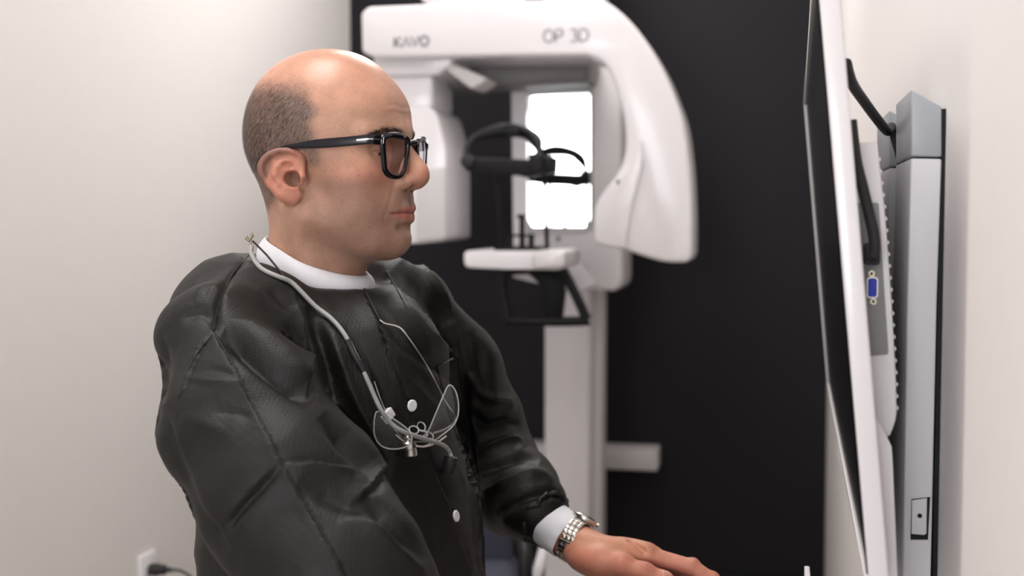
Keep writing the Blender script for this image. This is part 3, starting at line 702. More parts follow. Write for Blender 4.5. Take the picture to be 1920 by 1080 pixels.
def head_colors(V, N):
    P = toH(V); x, y, z = P[:, 0], np.abs(P[:, 1]), P[:, 2]; Q = P.copy(); Q[:, 1] = y
    base = np.array(rgb(186, 142, 119)[:3]); c = np.tile(base, (len(P), 1))
    def mix(col, w): 
        nonlocal c
        c = c * (1 - w[:, None]) + np.array(rgb(*col)[:3]) * w[:, None]
    mix((194, 143, 119), .7 * sstep(.06, .09, z))
    mix((198, 122, 104), .5 * blob(Q, (.122, 0, .0), (.022, .02, .018)))
    mix((200, 122, 100), .5 * blob(Q, (.07, .05, .0), (.03, .03, .02)))
    qe = P - A3(-.0005, -.0735, 0); qe = qe * A3(1, -1, 1); ae = R(-20)
    qe = (qe @ np.array([[cos(ae), -sin(ae), 0], [sin(ae), cos(ae), 0], [0, 0, 1]]) - A3(-.0045, .001, 0)) / A3(1.1, 1, 1)
    ear = sstep(.0025, .0, ear_sdf(qe))
    mix((204, 126, 104), .6 * ear)
    st = sstep(.004, -.012, z) * sstep(-.015, .045, x) * (1 - .0 * y) * sstep(-.12, -.085, z)
    st *= 1 - .75 * blob(Q, (.085, .035, -.018), (.020, .014, .016))
    mix((140, 108, 94), .62 * st * (1 - blob(Q, (.12, 0, 0), (.03, .02, .014))))
    mu = blob(Q, (.108, .010, -.026), (.012, .020, .008))
    mix((120, 100, 94), .55 * mu)
    dz = z - mouth_z(y); up = .0078 * (1 - (y / .031) ** 1.6) * (1 - .14 * np.exp(-(y / .004) ** 2)); dn = .0092 * (1 - (y / .031) ** 2)
    lip = np.where(dz > 0, sstep(up + .0010, up - .0010, dz), sstep(dn + .0012, dn - .0012, -dz)) * (y < .031) * (x > .075)
    mix((176, 98, 86), .75 * lip)
    mix((92, 44, 38), .8 * np.exp(-(dz / .0011) ** 2) * sstep(.034, .028, y) * (x > .07))
    mix((150, 96, 80), .6 * blob(Q, (.088, .033, .0150), (.012, .016, .006)))
    mix((160, 100, 84), .4 * blob(Q, (.090, .034, .036), (.015, .02, .005)))
    h = hair_amount(P)
    mix((92, 70, 62), .7 * h)
    mix((96, 46, 38), .8 * blob(Q, (-.002, .069, -.002), (.009, .014, .009)))  # shade of the ear hollow painted into the skin colour
    rng = np.random.RandomState(5)       # freckles and moles
    for k in range(42):
        s = rng.uniform(0, 1); cx, cz = rng.uniform(.01, .085), rng.uniform(-.085, .06)
        dd = np.sqrt((x - cx) ** 2 + (z - cz) ** 2); r_ = rng.uniform(.0005, .0010)
        mix((120, 70, 56), (.25 + .35 * (k % 5 == 0)) * (P[:, 1] < 0) * sstep(r_ * 1.6, r_ * .6, dd))
    return c
HV, HQ = head_mesh()
HV = HV
HN = normals(HV, HQ)
hc = head_colors(HV, HN)
body = mesh_np('body', HV, HQ, M['skin'], person, hc)

from mathutils.kdtree import KDTree
def strands(name, pts, nrm, dirs, lens, wid, cols, m, parent, seg=2, curl=.15):
    """short tapered hairs lying on a surface"""
    n = len(pts); sd = np.cross(dirs, nrm); sd /= np.linalg.norm(sd, axis=1)[:, None] + 1e-9
    rs = np.random.RandomState(3); bend = rs.normal(0, curl, (n, 1))
    V = []; 
    for k in range(seg + 1):
        t = k / seg; c = pts + dirs * (lens * t)[:, None] + sd * bend * (lens * t * t)[:, None] - nrm * (lens * t * t * .12)[:, None]
        w = wid[:, None] * (1 - .85 * t) / 2
        V += [c - sd * w, c + sd * w]
    V = np.stack(V, 1); N2 = 2 * (seg + 1); base = np.arange(n)[:, None] * N2
    Q = np.concatenate([base + np.array([[2 * k, 2 * k + 1, 2 * k + 3, 2 * k + 2]]) for k in range(seg)])
    return mesh_np(name, V.reshape(-1, 3), Q, m, parent, np.repeat(cols, N2, axis=0))
def hair_mat(name, rough=.45):
    m = bpy.data.materials.new(name); m.use_nodes = True; nt = m.node_tree; p = nt.nodes['Principled BSDF']
    a = nt.nodes.new('ShaderNodeVertexColor'); a.layer_name = 'skin_tone'
    n = nt.nodes.new('ShaderNodeTexNoise'); n.inputs['Scale'].default_value = 300
    x = nt.nodes.new('ShaderNodeMix'); x.data_type = 'RGBA'; x.blend_type = 'MULTIPLY'; x.inputs[0].default_value = .3
    nt.links.new(a.outputs['Color'], x.inputs[6]); nt.links.new(n.outputs['Color'], x.inputs[7]); nt.links.new(x.outputs[2], p.inputs['Base Color'])
    p.inputs['Roughness'].default_value = rough; return m
M['hair'] = hair_mat('short_hair')
rs = np.random.RandomState(11)
HP = toH(HV); HNh = HN @ HR
tri_a = np.linalg.norm(np.cross(HV[HQ[:, 2]] - HV[HQ[:, 0]], HV[HQ[:, 3]] - HV[HQ[:, 1]]), axis=1)
fc = HV[HQ].mean(1); fcH = toH(fc); fn = np.cross(HV[HQ[:, 2]] - HV[HQ[:, 0]], HV[HQ[:, 3]] - HV[HQ[:, 1]]); fn /= np.linalg.norm(fn, axis=1)[:, None] + 1e-12
qe_ = (fcH - A3(-.0005, -.0735, 0)) * A3(1, -1, 1)
def notear(P):
    out = np.ones(len(P), bool)
    for sg in (1, -1):
        q = (P - A3(-.0005, .0735 * sg, 0)) * A3(1, sg, 1); a = R(-20)
        q = (q @ np.array([[cos(a), -sin(a), 0], [sin(a), cos(a), 0], [0, 0, 1]]) - A3(-.0045, .001, 0)) / A3(1.1, 1, 1)
        out &= ear_sdf(q) > .0035
    return out
ne = notear(fcH)
def scatter(w, n):
    w = w * tri_a; w = w / w.sum(); i = rs.choice(len(w), n, p=w)
    return i, fc[i] + rs.normal(0, .0004, (n, 3)) * 0.8
hw_ = hair_amount(fcH) * ne
i, P0 = scatter(hw_, 36000)
ph = fcH[i]; nn = fn[i]
flow = np.column_stack([-.50 + 0 * ph[:, 0], 0 * ph[:, 0], -.80 - 1.6 * np.clip(-ph[:, 0] - .03, 0, 1) * 6]) @ HR.T
sbm = (ph[:, 0] > .008) & (ph[:, 2] < .045); flow[sbm] = A3(-.12, 0, -1) @ HR.T
flow += rs.normal(0, .28, flow.shape)
flow -= nn * (flow * nn).sum(1)[:, None]; flow /= np.linalg.norm(flow, axis=1)[:, None]
dirs = flow + nn * rs.uniform(.12, .4, len(nn))[:, None]; dirs /= np.linalg.norm(dirs, axis=1)[:, None]
amt = hair_amount(ph)
ln = rs.uniform(.0050, .0095, len(i)) * (.45 + .55 * amt) * np.where(ph[:, 2] < .01, .55, 1)
greyp = np.clip(.22 + 9 * (ph[:, 0] + .025), .14, .72) + .25 * (ph[:, 2] < .0)
g = rs.uniform(0, 1, len(i)) < greyp
cols = np.where(g[:, None], np.array(rgb(160, 146, 138)[:3]), np.array(rgb(34, 28, 27)[:3])) * rs.uniform(.7, 1.25, (len(i), 1))
hair = strands('hair', P0 - nn * .0004, nn, dirs, ln, rs.uniform(.00016, .0003, len(i)), cols, M['hair'], body)
# eyebrows
def near_curve(pts, sg, n, spread, lens, d0, d1, name, colr, lift=.25, width=.00028):
    C = np.array([tuple(v) for v in cr([(a, b * sg, c) for a, b, c in pts], 12)]); t = rs.uniform(0, 1, n) ** .9; k = (t * (len(C) - 1)).astype(int)
    tgt = C[k] + np.column_stack([np.zeros(n), np.zeros(n), rs.normal(0, 1, n) * spread * (1.15 - .75 * t)])
    m_ = (np.abs(fcH - C.mean(0)) < .05).all(1); idx = np.where(m_)[0]; kd = KDTree(len(idx))
    for a, q in enumerate(fcH[idx]): kd.insert(q, a)
    kd.balance(); near = np.array([idx[kd.find(q)[1]] for q in tgt])
    p = fc[near] + rs.normal(0, .0004, (n, 3)); nr = fn[near]
    d = (A3(*d0) * A3(1, sg, 1) * (1 - t)[:, None] + A3(*d1) * A3(1, sg, 1) * t[:, None] + rs.normal(0, .18, (n, 3))) @ HR.T
    d -= nr * (d * nr).sum(1)[:, None]; d /= np.linalg.norm(d, axis=1)[:, None]; d = d + nr * lift * rs.uniform(.5, 1.5, (n, 1)); d /= np.linalg.norm(d, axis=1)[:, None]
    cl = np.array(rgb(*colr)[:3]) * rs.uniform(.6, 1.5, (n, 1))
    return strands(name, p - nr * .0003, nr, d, rs.uniform(.7, 1.2, n) * lens, np.full(n, width), cl, M['hair'], body)
for sg in (-1, 1):
    near_curve([(.103, .012, .0440), (.100, .024, .0480), (.090, .038, .0495), (.073, .055, .0435)], sg, 900, .0024, .0075, (-.1, .6, .7), (-.9, .6, -.35), 'eyebrow', (40, 32, 30))
    near_curve([(.090, .022, .0275), (.0885, .033, .0300), (.079, .045, .0265)], sg, 60, .0003, .0055, (1, .3, .3), (.6, 1, .3), 'eyelashes', (30, 24, 24), lift=1.5, width=.0002)
# stubble
P_ = fcH; st = sstep(.006, -.014, P_[:, 2]) * sstep(.000, .030, P_[:, 0]) * sstep(-.125, -.085, P_[:, 2]) * ne
ay = np.abs(P_[:, 1]); st *= 1 - .9 * blob(np.column_stack([P_[:, 0], ay, P_[:, 2]]), (.080, .040, -.012), (.020, .014, .016))
st = st * (1 - (P_[:, 0] > .094) * (np.abs(P_[:, 2] + .040) < .0115) * (ay < .030)) * (1 - (P_[:, 2] > -.0165) * (P_[:, 0] > .088))
i, P0 = scatter(st, 5200); nn = fn[i]
d = np.tile(A3(.1, 0, -1), (len(i), 1)) @ HR.T + rs.normal(0, .35, (len(i), 3)); d -= nn * (d * nn).sum(1)[:, None]; d /= np.linalg.norm(d, axis=1)[:, None]; d = d + nn * .6; d /= np.linalg.norm(d, axis=1)[:, None]
g = rs.uniform(0, 1, len(i)) < .35
cl = np.where(g[:, None], np.array(rgb(170, 155, 145)[:3]), np.array(rgb(58, 44, 40)[:3]))
strands('beard_stubble', P0 - nn * .0002, nn, d, rs.uniform(.0007, .0014, len(i)), np.full(len(i), .00020), cl, M['hair'], body, seg=1)
# eyeballs
def eye_mat():
    m = mat('eye', rgb(176, 150, 140), .12, noise=.05); return m
M['eyew'] = eye_mat(); M['iris'] = mat('iris', rgb(58, 36, 24), .12, noise=.3, nscale=900)
for sg in (-1, 1):
    c = toW(A3(.0722, .0330 * sg, .0255)[None])[0]
    bm = bmesh.new(); bmesh.ops.create_uvsphere(bm, u_segments=32, v_segments=20, radius=.0116, matrix=Matrix.Translation(Vector(c)))
    e = obj('eyeball', bm, M['eyew'], body)
    g_ = Vector(HR @ A3(.97, -.10, -.10)).normalized(); bm = bmesh.new()
    add_lathe(bm, Vector(c) + g_ * .0097, g_, [(0, .0053), (.0010, .0049), (.0016, .0038), (.0019, .002), (.0020, 0)], 24)
    obj('iris', bm, M['iris'], e)
# ------------------------------------------------------------------ eyeglasses
def hw3(x, y, z): return Vector(toW(A3(x, y, z)[None])[0])
gl = thing('eyeglasses', hw3(.10, 0, .03), 'thick black-rimmed eyeglasses with silver hinge bars on the man', 'glasses')
M['acetate'] = mat('black_acetate', rgb(18, 18, 25), .2, spec=.4, noise=.2, nscale=120)
def lens_mat():
    m = bpy.data.materials.new('lens_glass'); m.use_nodes = True; nt = m.node_tree; out = nt.nodes['Material Output']
    t = nt.nodes.new('ShaderNodeBsdfTransparent'); t.inputs[0].default_value = (.97, .95, .98, 1)
    g = nt.nodes.new('ShaderNodeBsdfGlossy'); g.inputs['Roughness'].default_value = .02; g.inputs[0].default_value = (.9, .85, 1, 1)
    f = nt.nodes.new('ShaderNodeLayerWeight'); f.inputs[0].default_value = .25
    mp = nt.nodes.new('ShaderNodeMapRange'); mp.inputs[3].default_value = .16; mp.inputs[4].default_value = .5
    nt.links.new(f.outputs['Fresnel'], mp.inputs[0])
    x = nt.nodes.new('ShaderNodeMixShader'); nt.links.new(mp.outputs[0], x.inputs[0]); nt.links.new(t.outputs[0], x.inputs[1]); nt.links.new(g.outputs[0], x.inputs[2]); nt.links.new(x.outputs[0], out.inputs[0])
    return m
M['lens'] = lens_mat()
rim = [(.003, .036), (.010, .0395), (.026, .0410), (.041, .0402), (.0480, .0370), (.0490, .0310), (.0465, .016), (.0435, .0032), (.034, -.0032), (.020, -.0035), (.0098, .0030), (.0055, .015), (.003, .027)]
for sg in (-1, 1):
    def L(s, t, off=0):      # lens coordinates -> world; s from the nose outward, t up
        x = .1065 - .010 * (max(s, 0) / .052) ** 1.6 + .05 * (t - .03) + off
        return hw3(x, sg * (.0105 + s), t + .0035)
    pts = smooth_poly([(a, b, 0) for a, b in rim], n=4)
    bm = bmesh.new(); N = len(pts); rg = []
    cx = sum(p[0] for p in pts) / N; cy = sum(p[1] for p in pts) / N
    for p in pts:
        d = Vector((p[0] - cx, p[1] - cy)).normalized(); w = .0023 + .0012 * max(0, d.y)
        rr_ = []
        for (u, o) in ((-w, .0012), (-w * .8, .0020), (w * .7, .0020), (w, .0010), (w, -.0016), (w * .7, -.0022), (-w * .8, -.0022), (-w, -.0014)):
            rr_.append(bm.verts.new(L(p[0] + d.x * u, p[1] + d.y * u, o)))
        rg.append(rr_)
    for k in range(N):
        a, b = rg[k], rg[(k + 1) % N]
        for q in range(8): bm.faces.new((a[q], a[(q + 1) % 8], b[(q + 1) % 8], b[q]))
    obj('rim', bm, M['acetate'], gl, angle=50)
    bm = bmesh.new(); c = bm.verts.new(L(cx, cy, .0016)); vs = [bm.verts.new(L(p[0], p[1], 0)) for p in pts]
    mid = [bm.verts.new(L(cx + (p[0] - cx) * .55, cy + (p[1] - cy) * .55, .0012)) for p in pts]
    for k in range(N):
        bm.faces.new((vs[k], vs[(k + 1) % N], mid[(k + 1) % N], mid[k])); bm.faces.new((mid[k], mid[(k + 1) % N], c))
    obj('lens', bm, M['lens'], gl, angle=0)
    # temple arm
    path = cr([(.0965, .0625, .0385), (.088, .0720, .0385), (.060, .0770, .0362), (.030, .0795, .0345), (.008, .0810, .0330), (-.010, .0800, .0310), (-.024, .0775, .0230), (-.032, .0755, .0080)], 6)
    bm = bmesh.new(); rg = []
    for k, p in enumerate(path):
        t = k / (len(path) - 1); tg = (path[min(k + 1, len(path) - 1)] - path[max(k - 1, 0)]).normalized(); up = tg.cross(Vector((0, 1, 0))).normalized()
        if up.z < 0: up = -up
        hh = (.0054 if t < .08 else .0050) * (1 - .62 * sstep(.35, .72, np.array([t]))[0]); ww = .0018
        ring = []
        for (a, b_) in ((-.7, -1), (.7, -1), (1, -.75), (1, .75), (.7, 1), (-.7, 1), (-1, .75), (-1, -.75)):
            q = p + Vector((0, 1, 0)) * ww * a + up * hh * b_; ring.append(bm.verts.new(hw3(q.x, q.y * sg, q.z)))
        rg.append(ring)
    for a, b in zip(rg, rg[1:]):
        for q in range(8): bm.faces.new((a[q], a[(q + 1) % 8], b[(q + 1) % 8], b[q]))
    bm.faces.new(rg[0]); bm.faces.new(rg[-1][::-1])
    tm = obj('temple', bm, M['acetate'], gl, angle=40)
    b = bmesh.new()
    bp = [p for p in path if .074 < p.x < .097]
    for u, v in zip(bp, bp[1:]):
        pts_ = [(u.x, u.y + .0017, u.z - .0004), (v.x, v.y + .0017, v.z - .0004), (v.x, v.y + .0017, v.z + .0010), (u.x, u.y + .0017, u.z + .0010)]
        add_hexa(b, [hw3(x, y * sg, z) for x, y, z in pts_], [hw3(x, (y + .0008) * sg, z) for x, y, z in pts_])
    tm2 = obj('hinge_bar', b, M['steel'], tm)
    b = bmesh.new(); add_tube(b, [L(.0500, .038, .0020), L(.0505, .031, .0020)], .0005, 6); obj('hinge_tip', b, M['steel'], tm)
b = bmesh.new(); add_tube(b, [hw3(.1050, -.0135, .0360), hw3(.1090, -.006, .0385), hw3(.1100, 0, .0390), hw3(.1090, .006, .0385), hw3(.1050, .0135, .0360)], .0031, 10)
obj('bridge', b, M['acetate'], gl)
# ------------------------------------------------------------------ arms, hands and clothing
HAND = lambda sg: dict(
    palm=[((.000, 0, 0), .024), ],)
def hand_sdf(P, sg=1, el=None):
    """P in the hand frame: x to the fingertips, z out of the back, thumb towards -y (sg flips)"""
    q = P * A3(1, sg, 1)
    d = ecap(q, el if el is not None else (-.06, 0, 0), (.0, 0, 0), .0235, .0250, (0, 0, 1), .86)
    d = su(d, ell(q, (.046, -.004, .000), (.050, .036, .0150), n=2.6), .018)
    d = su(d, ell(q, (.070, .004, .001), (.030, .038, .0130), n=2.4), .012)
    for y0, y1, r0 in ((-.027, -.030, .0092), (-.009, -.009, .0094), (.010, .0115, .0090), (.028, .032, .0078)):    # knuckles
        d = su(d, chain(q, [(.050, y0 * .7, .004, r0), (.084 - abs(y0) * .2, y0, .0035, r0 + .0008)], .004), .006)
    fing = [((-.0285, .085, .0094, .044, .025, .021)), ((-.0085, .090, .0096, .048, .029, .022)), ((.0115, .086, .0092, .045, .027, .021)), ((.0305, .077, .0080, .036, .021, .019))]
    for i, (y, x, r_, a, b, c) in enumerate(fing):
        t = [-.10, -.20, -.24, -.26][i]; pts = [(x - .012, y * .95, .0015, r_)]; px_, pz = x, .001
        for L_, dt, rr in ((a, 0, r_ * .98), (b, -.30 - .05 * i, r_ * .92), (c, -.25, r_ * .80)):
            t += dt; px_ += L_ * cos(t); pz += L_ * sin(t)
            pts.append((px_, y + (px_ - x) * [-.06, .0, .05, .12][i], pz, rr))
        dd = chain(q, pts, .002)
        for p_ in pts[1:3]: dd = su(dd, ell(q, (p_[0], p_[1], p_[2] + .002), (.008, p_[3] * .98, p_[3])), .003)
        d = su(d, dd, .0035)
    th = [(.008, -.014, -.012, .0165), (.034, -.036, -.018, .0150), (.056, -.049, -.020, .0112), (.080, -.0530, -.022, .0098), (.102, -.0520, -.026, .0090), (.112, -.0505, -.028, .0066)]
    d = su(d, chain(q, th, .006), .008)
    d = su(d, ell(q, (.056, -.049, -.018), (.0105, .0115, .0118)), .006)
    d = su(d, ell(q, (.034, -.027, -.019), (.036, .023, .0160)), .012)
    d = ss(d, chain(q, [(.058, -.034, .010, .001), (.076, -.037, .002, .0015)], .002), .006)
    return d
def frame(o, xdir, zhint):
    x = Vector(xdir).normalized(); y = Vector(zhint).cross(x).normalized(); z = x.cross(y)
    return np.array([x, y, z]), np.array(o)            # rows = axes
WR = at(1082, 1022, 1.53); TIP = at(1365, 1082, 1.50)
LF, LO = frame(WR, TIP - WR, (.0, .42, .90))
HSC = 1.09
toL = lambda P: (P - LO) @ LF.T / HSC
frL = lambda P: P * HSC @ LF + LO
RW = Vector((kx0 - .085, 1.02, kz + .045)); RTIP = Vector((kx0 + .085, 1.10, kz + .012))
RF, RO = frame(RW, RTIP - RW, (0, 0, 1))
SHR, SHL = at(402, 640, 1.27), at(772, 578, 1.60)
ELR, ELL = at(690, 1190, 1.13), at(905, 885, 1.70)
NB = at(600, 610, 1.43)
EL_L = toL(np.array([tuple(at(1010, 966, 1.563))]))[0]
hv, hq = surface(lambda P: hand_sdf(toL(P), 1, tuple(EL_L)), np.array(WR) - .16, np.array(WR) + A3(.24, .14, .14), .0016)
hv = relax(hv, hq, 2, .4)
hn = normals(hv, hq); Lp = toL(hv)
hcol = np.tile(np.array(rgb(200, 140, 112)[:3]), (len(hv), 1))
def hmix(col, w):
    global hcol
    hcol = hcol * (1 - w[:, None]) + np.array(rgb(*col)[:3]) * w[:, None]
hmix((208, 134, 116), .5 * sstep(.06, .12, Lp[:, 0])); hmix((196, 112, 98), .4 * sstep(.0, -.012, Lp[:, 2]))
for kx_, ky_ in ((.056, -.058), (.078, -.060), (.129, -.031), (.152, -.031), (.085, -.028), (.088, -.008)):
    hmix((176, 96, 82), .35 * np.exp(-(((Lp[:, 0] - kx_) / .005) ** 2 + ((Lp[:, 1] - ky_) / .010) ** 2)))
nail = np.exp(-(((Lp[:, 0] - .1020) / .0060) ** 4 + ((Lp[:, 1] + .0540) / .0062) ** 4)) * (Lp[:, 2] > -.0235)
hmix((226, 178, 162), .8 * nail)
rv, rq = surface(lambda P: hand_sdf((P - RO) @ RF.T, -1), np.array(RW) - .14, np.array(RW) + A3(.24, .2, .12), .003)
rcol = np.tile(np.array(rgb(200, 140, 112)[:3]), (len(rv), 1))
def inner(P):
    d = cap(P, at(605, 700, 1.43), at(620, 1000, 1.43), .075, .10)
    d = su(d, cap(P, NB, SHR, .040, .032), .02); d = su(d, cap(P, NB, SHL, .040, .032), .02)
    d = su(d, cap(P, at(580, 560, 1.43), at(605, 700, 1.43), .045, .06), .02)
    for a, b, c in ((SHR, ELR, RW), (SHL, ELL, WR)):
        w = Vector(c) + (Vector(b) - Vector(c)).normalized() * .07
        d = su(d, cap(P, a, b, .034, .032), .02); d = su(d, cap(P, b, w, .032, .024), .015)
    return d
iv, iq = surface(inner, (-1.05, .85, .55), (.0, 1.95, 1.25), .006)
icol = np.tile(np.array(rgb(196, 138, 108)[:3]), (len(iv), 1))
# one continuous body mesh: head and neck, hidden trunk and arms, hands
bpy.data.objects.remove(body.copy()) if False else None
AV = np.concatenate([HV, iv, hv, rv]); o1 = len(HV); o2 = o1 + len(iv); o3 = o2 + len(hv)
AQ = np.concatenate([HQ, iq + o1, hq + o2, rq + o3]); AC = np.concatenate([hc, icol, hcol, rcol])
full = mesh_np('body', AV, AQ, M['skin'], person, AC)
for c_ in list(body.children): c_.parent = full
old = body.data; nm = body; body = full
bpy.data.objects.remove(nm); bpy.data.meshes.remove(old); body.name = 'body'
# thumb nail as a small separate plate
b = bmesh.new()
NP = []
for i in range(7):
    for j in range(5):
        u = i / 6; v = j / 4 * 2 - 1
        x_ = .0990 + .0115 * u; r_ = .0109 - .0024 * u * u; a_ = v * .52 * math.sqrt(1 - .75 * (2 * u - 1) ** 4)
        z0 = np.interp(x_, [.080, .102, .112], [-.022, -.026, -.028]); y0 = np.interp(x_, [.080, .102, .112], [-.0530, -.0520, -.0505])
        n_ = Vector((.12, -sin(R(52) + a_), cos(R(52) + a_)))
        NP.append(b.verts.new(Vector(frL(A3(x_, y0 - sin(R(52) + a_) * r_, z0 + cos(R(52) + a_) * r_)[None])[0])))
for i in range(6):
    for j in range(4): b.faces.new((NP[i * 5 + j], NP[i * 5 + j + 1], NP[i * 5 + j + 6], NP[i * 5 + j + 5]))
M['nail'] = mat('nail', rgb(206, 150, 132), .3)
nl = obj('fingernail', b, M['nail'], body, angle=0); sm = nl.modifiers.new('t', 'SOLIDIFY'); sm.thickness = .0006
# ------------------------------------------------------------------ gown
FACE = Vector((cos(R(-14)), sin(R(-14)), 0)); SIDE = Vector((-FACE.y, FACE.x, 0))
def neck_r(phi, z):          # radius of the neck at head-frame height z, seen from a slanted axis
    ax = A3(-.012 + .13 * (z + .05), 0, z); dr = A3(cos(phi), sin(phi), 0); lo_, hi_ = .02, .16
    ts = np.linspace(.02, .15, 90); v = head_sdf(toW(ax[None] + ts[:, None] * dr)); k = np.argmax(v > 0)
    return ax, dr, ts[k] if v[k] > 0 else .1
zt_f = lambda x: np.interp(x, [-.10, -.075, -.03, 0, .03, .06], [-.056, -.062, -.079, -.094, -.107, -.114])
zb_f = lambda x: np.interp(x, [-.12, -.09, -.03, 0, .03, .06], [-.072, -.080, -.108, -.118, -.121, -.124])
top_ring, bot_ring = [], []
for k in range(48):
    ph = 2 * pi * k / 48; xx = cos(ph) * .065 - .015
    for _ in range(3):
        ax, dr, rr = neck_r(ph, zt_f(xx)); xx = ax[0] + dr[0] * rr
    pt = ax + dr * (rr + .0030); top_ring.append(pt)
    ax, dr, rr2 = neck_r(ph, zt_f(xx) - .004)
    r2 = min(rr2, .075) + .0125; q = ax + dr * r2; bot_ring.append(A3(q[0], q[1], zb_f(q[0])))
TR = toW(np.array(top_ring)); BR = toW(np.array(bot_ring))
for _ in range(2):
    TR = (np.roll(TR, 1, 0) + TR * 2 + np.roll(TR, -1, 0)) / 4; BR = (np.roll(BR, 1, 0) + BR * 2 + np.roll(BR, -1, 0)) / 4
TRr = np.array(TR); BRr = np.array(BR)
ringpts = [tuple(BRr[k] + A3(0, 0, -.0085)) + (.0095,) for k in range(0, 48, 3)]; ringpts.append(ringpts[0])
HIP = at(655, 1230, 1.44)
def gown_sdf(P):
    d = ecap(P, at(600, 785, 1.43), at(646, 1010, 1.43), .150, .180, FACE, .76)
    d = su(d, ecap(P, at(646, 1010, 1.43), HIP, .180, .20, FACE, .80), .03)
    d = su(d, chain(P, [tuple(SHR) + (.052,), tuple(at(485, 608, 1.34)) + (.050,), tuple(at(545, 612, 1.42)) + (.052,)], .03), .05)
    d = su(d, chain(P, [tuple(SHL) + (.050,), tuple(at(715, 572, 1.54)) + (.052,), tuple(at(620, 625, 1.45)) + (.050,)], .03), .04)
    d = su(d, ell(P, at(452, 645, 1.42), (.080, .12, .104)), .045)                 # upper back
    d = su(d, ell(P, at(690, 712, 1.42), (.09, .12, .10)), .045)
    d = su(d, chain(P, ringpts, .006), .016)
    H = toH(P); zb = zb_f(H[:, 0]); axx = -.012 + .13 * (H[:, 2] + .05)
    rho = np.hypot(H[:, 0] - axx, H[:, 1])
    zone = np.maximum(rho - .088, (zb - .001 + np.maximum(0, rho - .078) * .5) - H[:, 2])
    d = ss(d, zone, .012)
    aR = chain(P, [tuple(SHR) + (.055,), tuple(at(458, 790, 1.22)) + (.077,), tuple(at(535, 920, 1.18)) + (.081,), tuple(at(632, 1075, 1.14)) + (.080,), tuple(ELR) + (.075,)], .02)
    aR = su(aR, chain(P, [tuple(ELR) + (.075,), tuple(RW + Vector((-.09, -.02, .0))) + (.050,), tuple(RW + Vector((-.055, -.01, 0))) + (.036,)], .02), .02)
    d = su(d, aR, .018)
    aL = chain(P, [tuple(SHL) + (.050,), tuple(at(845, 700, 1.64)) + (.064,), tuple(at(885, 800, 1.68)) + (.068,), tuple(at(915, 880, 1.68)) + (.066,)], .02)
    aL = su(aL, chain(P, [tuple(at(915, 880, 1.68)) + (.066,), tuple(at(965, 922, 1.62)) + (.056,), tuple(at(1000, 953, 1.575)) + (.042,), tuple(at(1017, 967, 1.56)) + (.033,)], .012), .02)
    d = su(d, aL, .014)
    return d
GH = .0029
GV, GQ = surface(gown_sdf, (-1.05, .78, .45), (.02, 1.95, 1.2), GH)
GV = relax(GV, GQ, 2, .5)
# folds: strokes laid over the cloth, each pushing the real surface in or out
def project(V):
    c = (V - np.array(CP)) @ np.array(CM); z = -c[:, 2]
    return 960 + F * c[:, 0] / z, 540 - F * c[:, 1] / z, z
GN = normals(GV, GQ)
def visible(V, N):
    x, y, z = project(V); view = V - np.array(CP); view /= np.linalg.norm(view, axis=1)[:, None]
    fr_ = (N * view).sum(1) < .15
    gx_ = np.clip((x / 6).astype(int), -50, 400) + 50; gy_ = np.clip((y / 6).astype(int), -50, 300) + 50
    zb = np.full((460, 360), 9.0); np.minimum.at(zb, (gx_, gy_), z)
    zm = zb.copy()
    return x, y, z, fr_ & (z < zm[gx_, gy_] + .022)
gx, gy, gz, vis = visible(GV, GN)
disp = np.zeros(len(GV))
def seg_dist(x, y, pl):
    best = np.full(len(x), 1e9); side = np.zeros(len(x)); tt = np.zeros(len(x)); L_ = np.cumsum([0] + [math.dist(a, b) for a, b in zip(pl, pl[1:])])
    for k, (a, b) in enumerate(zip(pl, pl[1:])):
        dx, dy = b[0] - a[0], b[1] - a[1]; l2 = dx * dx + dy * dy
        t = np.clip(((x - a[0]) * dx + (y - a[1]) * dy) / l2, 0, 1); ex, ey = x - a[0] - t * dx, y - a[1] - t * dy
        d = np.hypot(ex, ey); m = d < best; best = np.where(m, d, best); side = np.where(m, np.sign(dx * ey - dy * ex), side)
        tt = np.where(m, (L_[k] + t * math.sqrt(l2)) / L_[-1], tt)
    return best, side, tt
def fold(pl, w, depth, kind='valley', taper=.25):
    """pl in photo pixels; w, depth in metres. step: the side to the right of the stroke stands proud"""
    pl = [(p.x, p.y) for p in cr([(a, b, 0) for a, b in pl], 5)]
    xs = [p[0] for p in pl]; ys = [p[1] for p in pl]; pad = 140
    m = np.where(vis & (gx > min(xs) - pad) & (gx < max(xs) + pad) & (gy > min(ys) - pad) & (gy < max(ys) + pad))[0]
    d, s, t = seg_dist(gx[m], gy[m], pl); d = d * gz[m] / F
    e = np.clip(np.minimum(t, 1 - t) / taper, 0, 1) if taper else np.ones_like(t); e = np.maximum(e, 0) ** .7
    end = (t <= 0) | (t >= 1); e = np.where(end & (taper > 0), 0, e)
    if kind == 'valley': v = -np.exp(-(d / w) ** 2)
    elif kind == 'ridge': v = np.exp(-np.abs(d / w) ** 1.4)
    elif kind == 'step': v = np.where(s > 0, np.exp(-(d / (w * 3)) ** 1.2), -.45 * np.exp(-(d / w) ** 2))
    disp[m] += v * depth * e
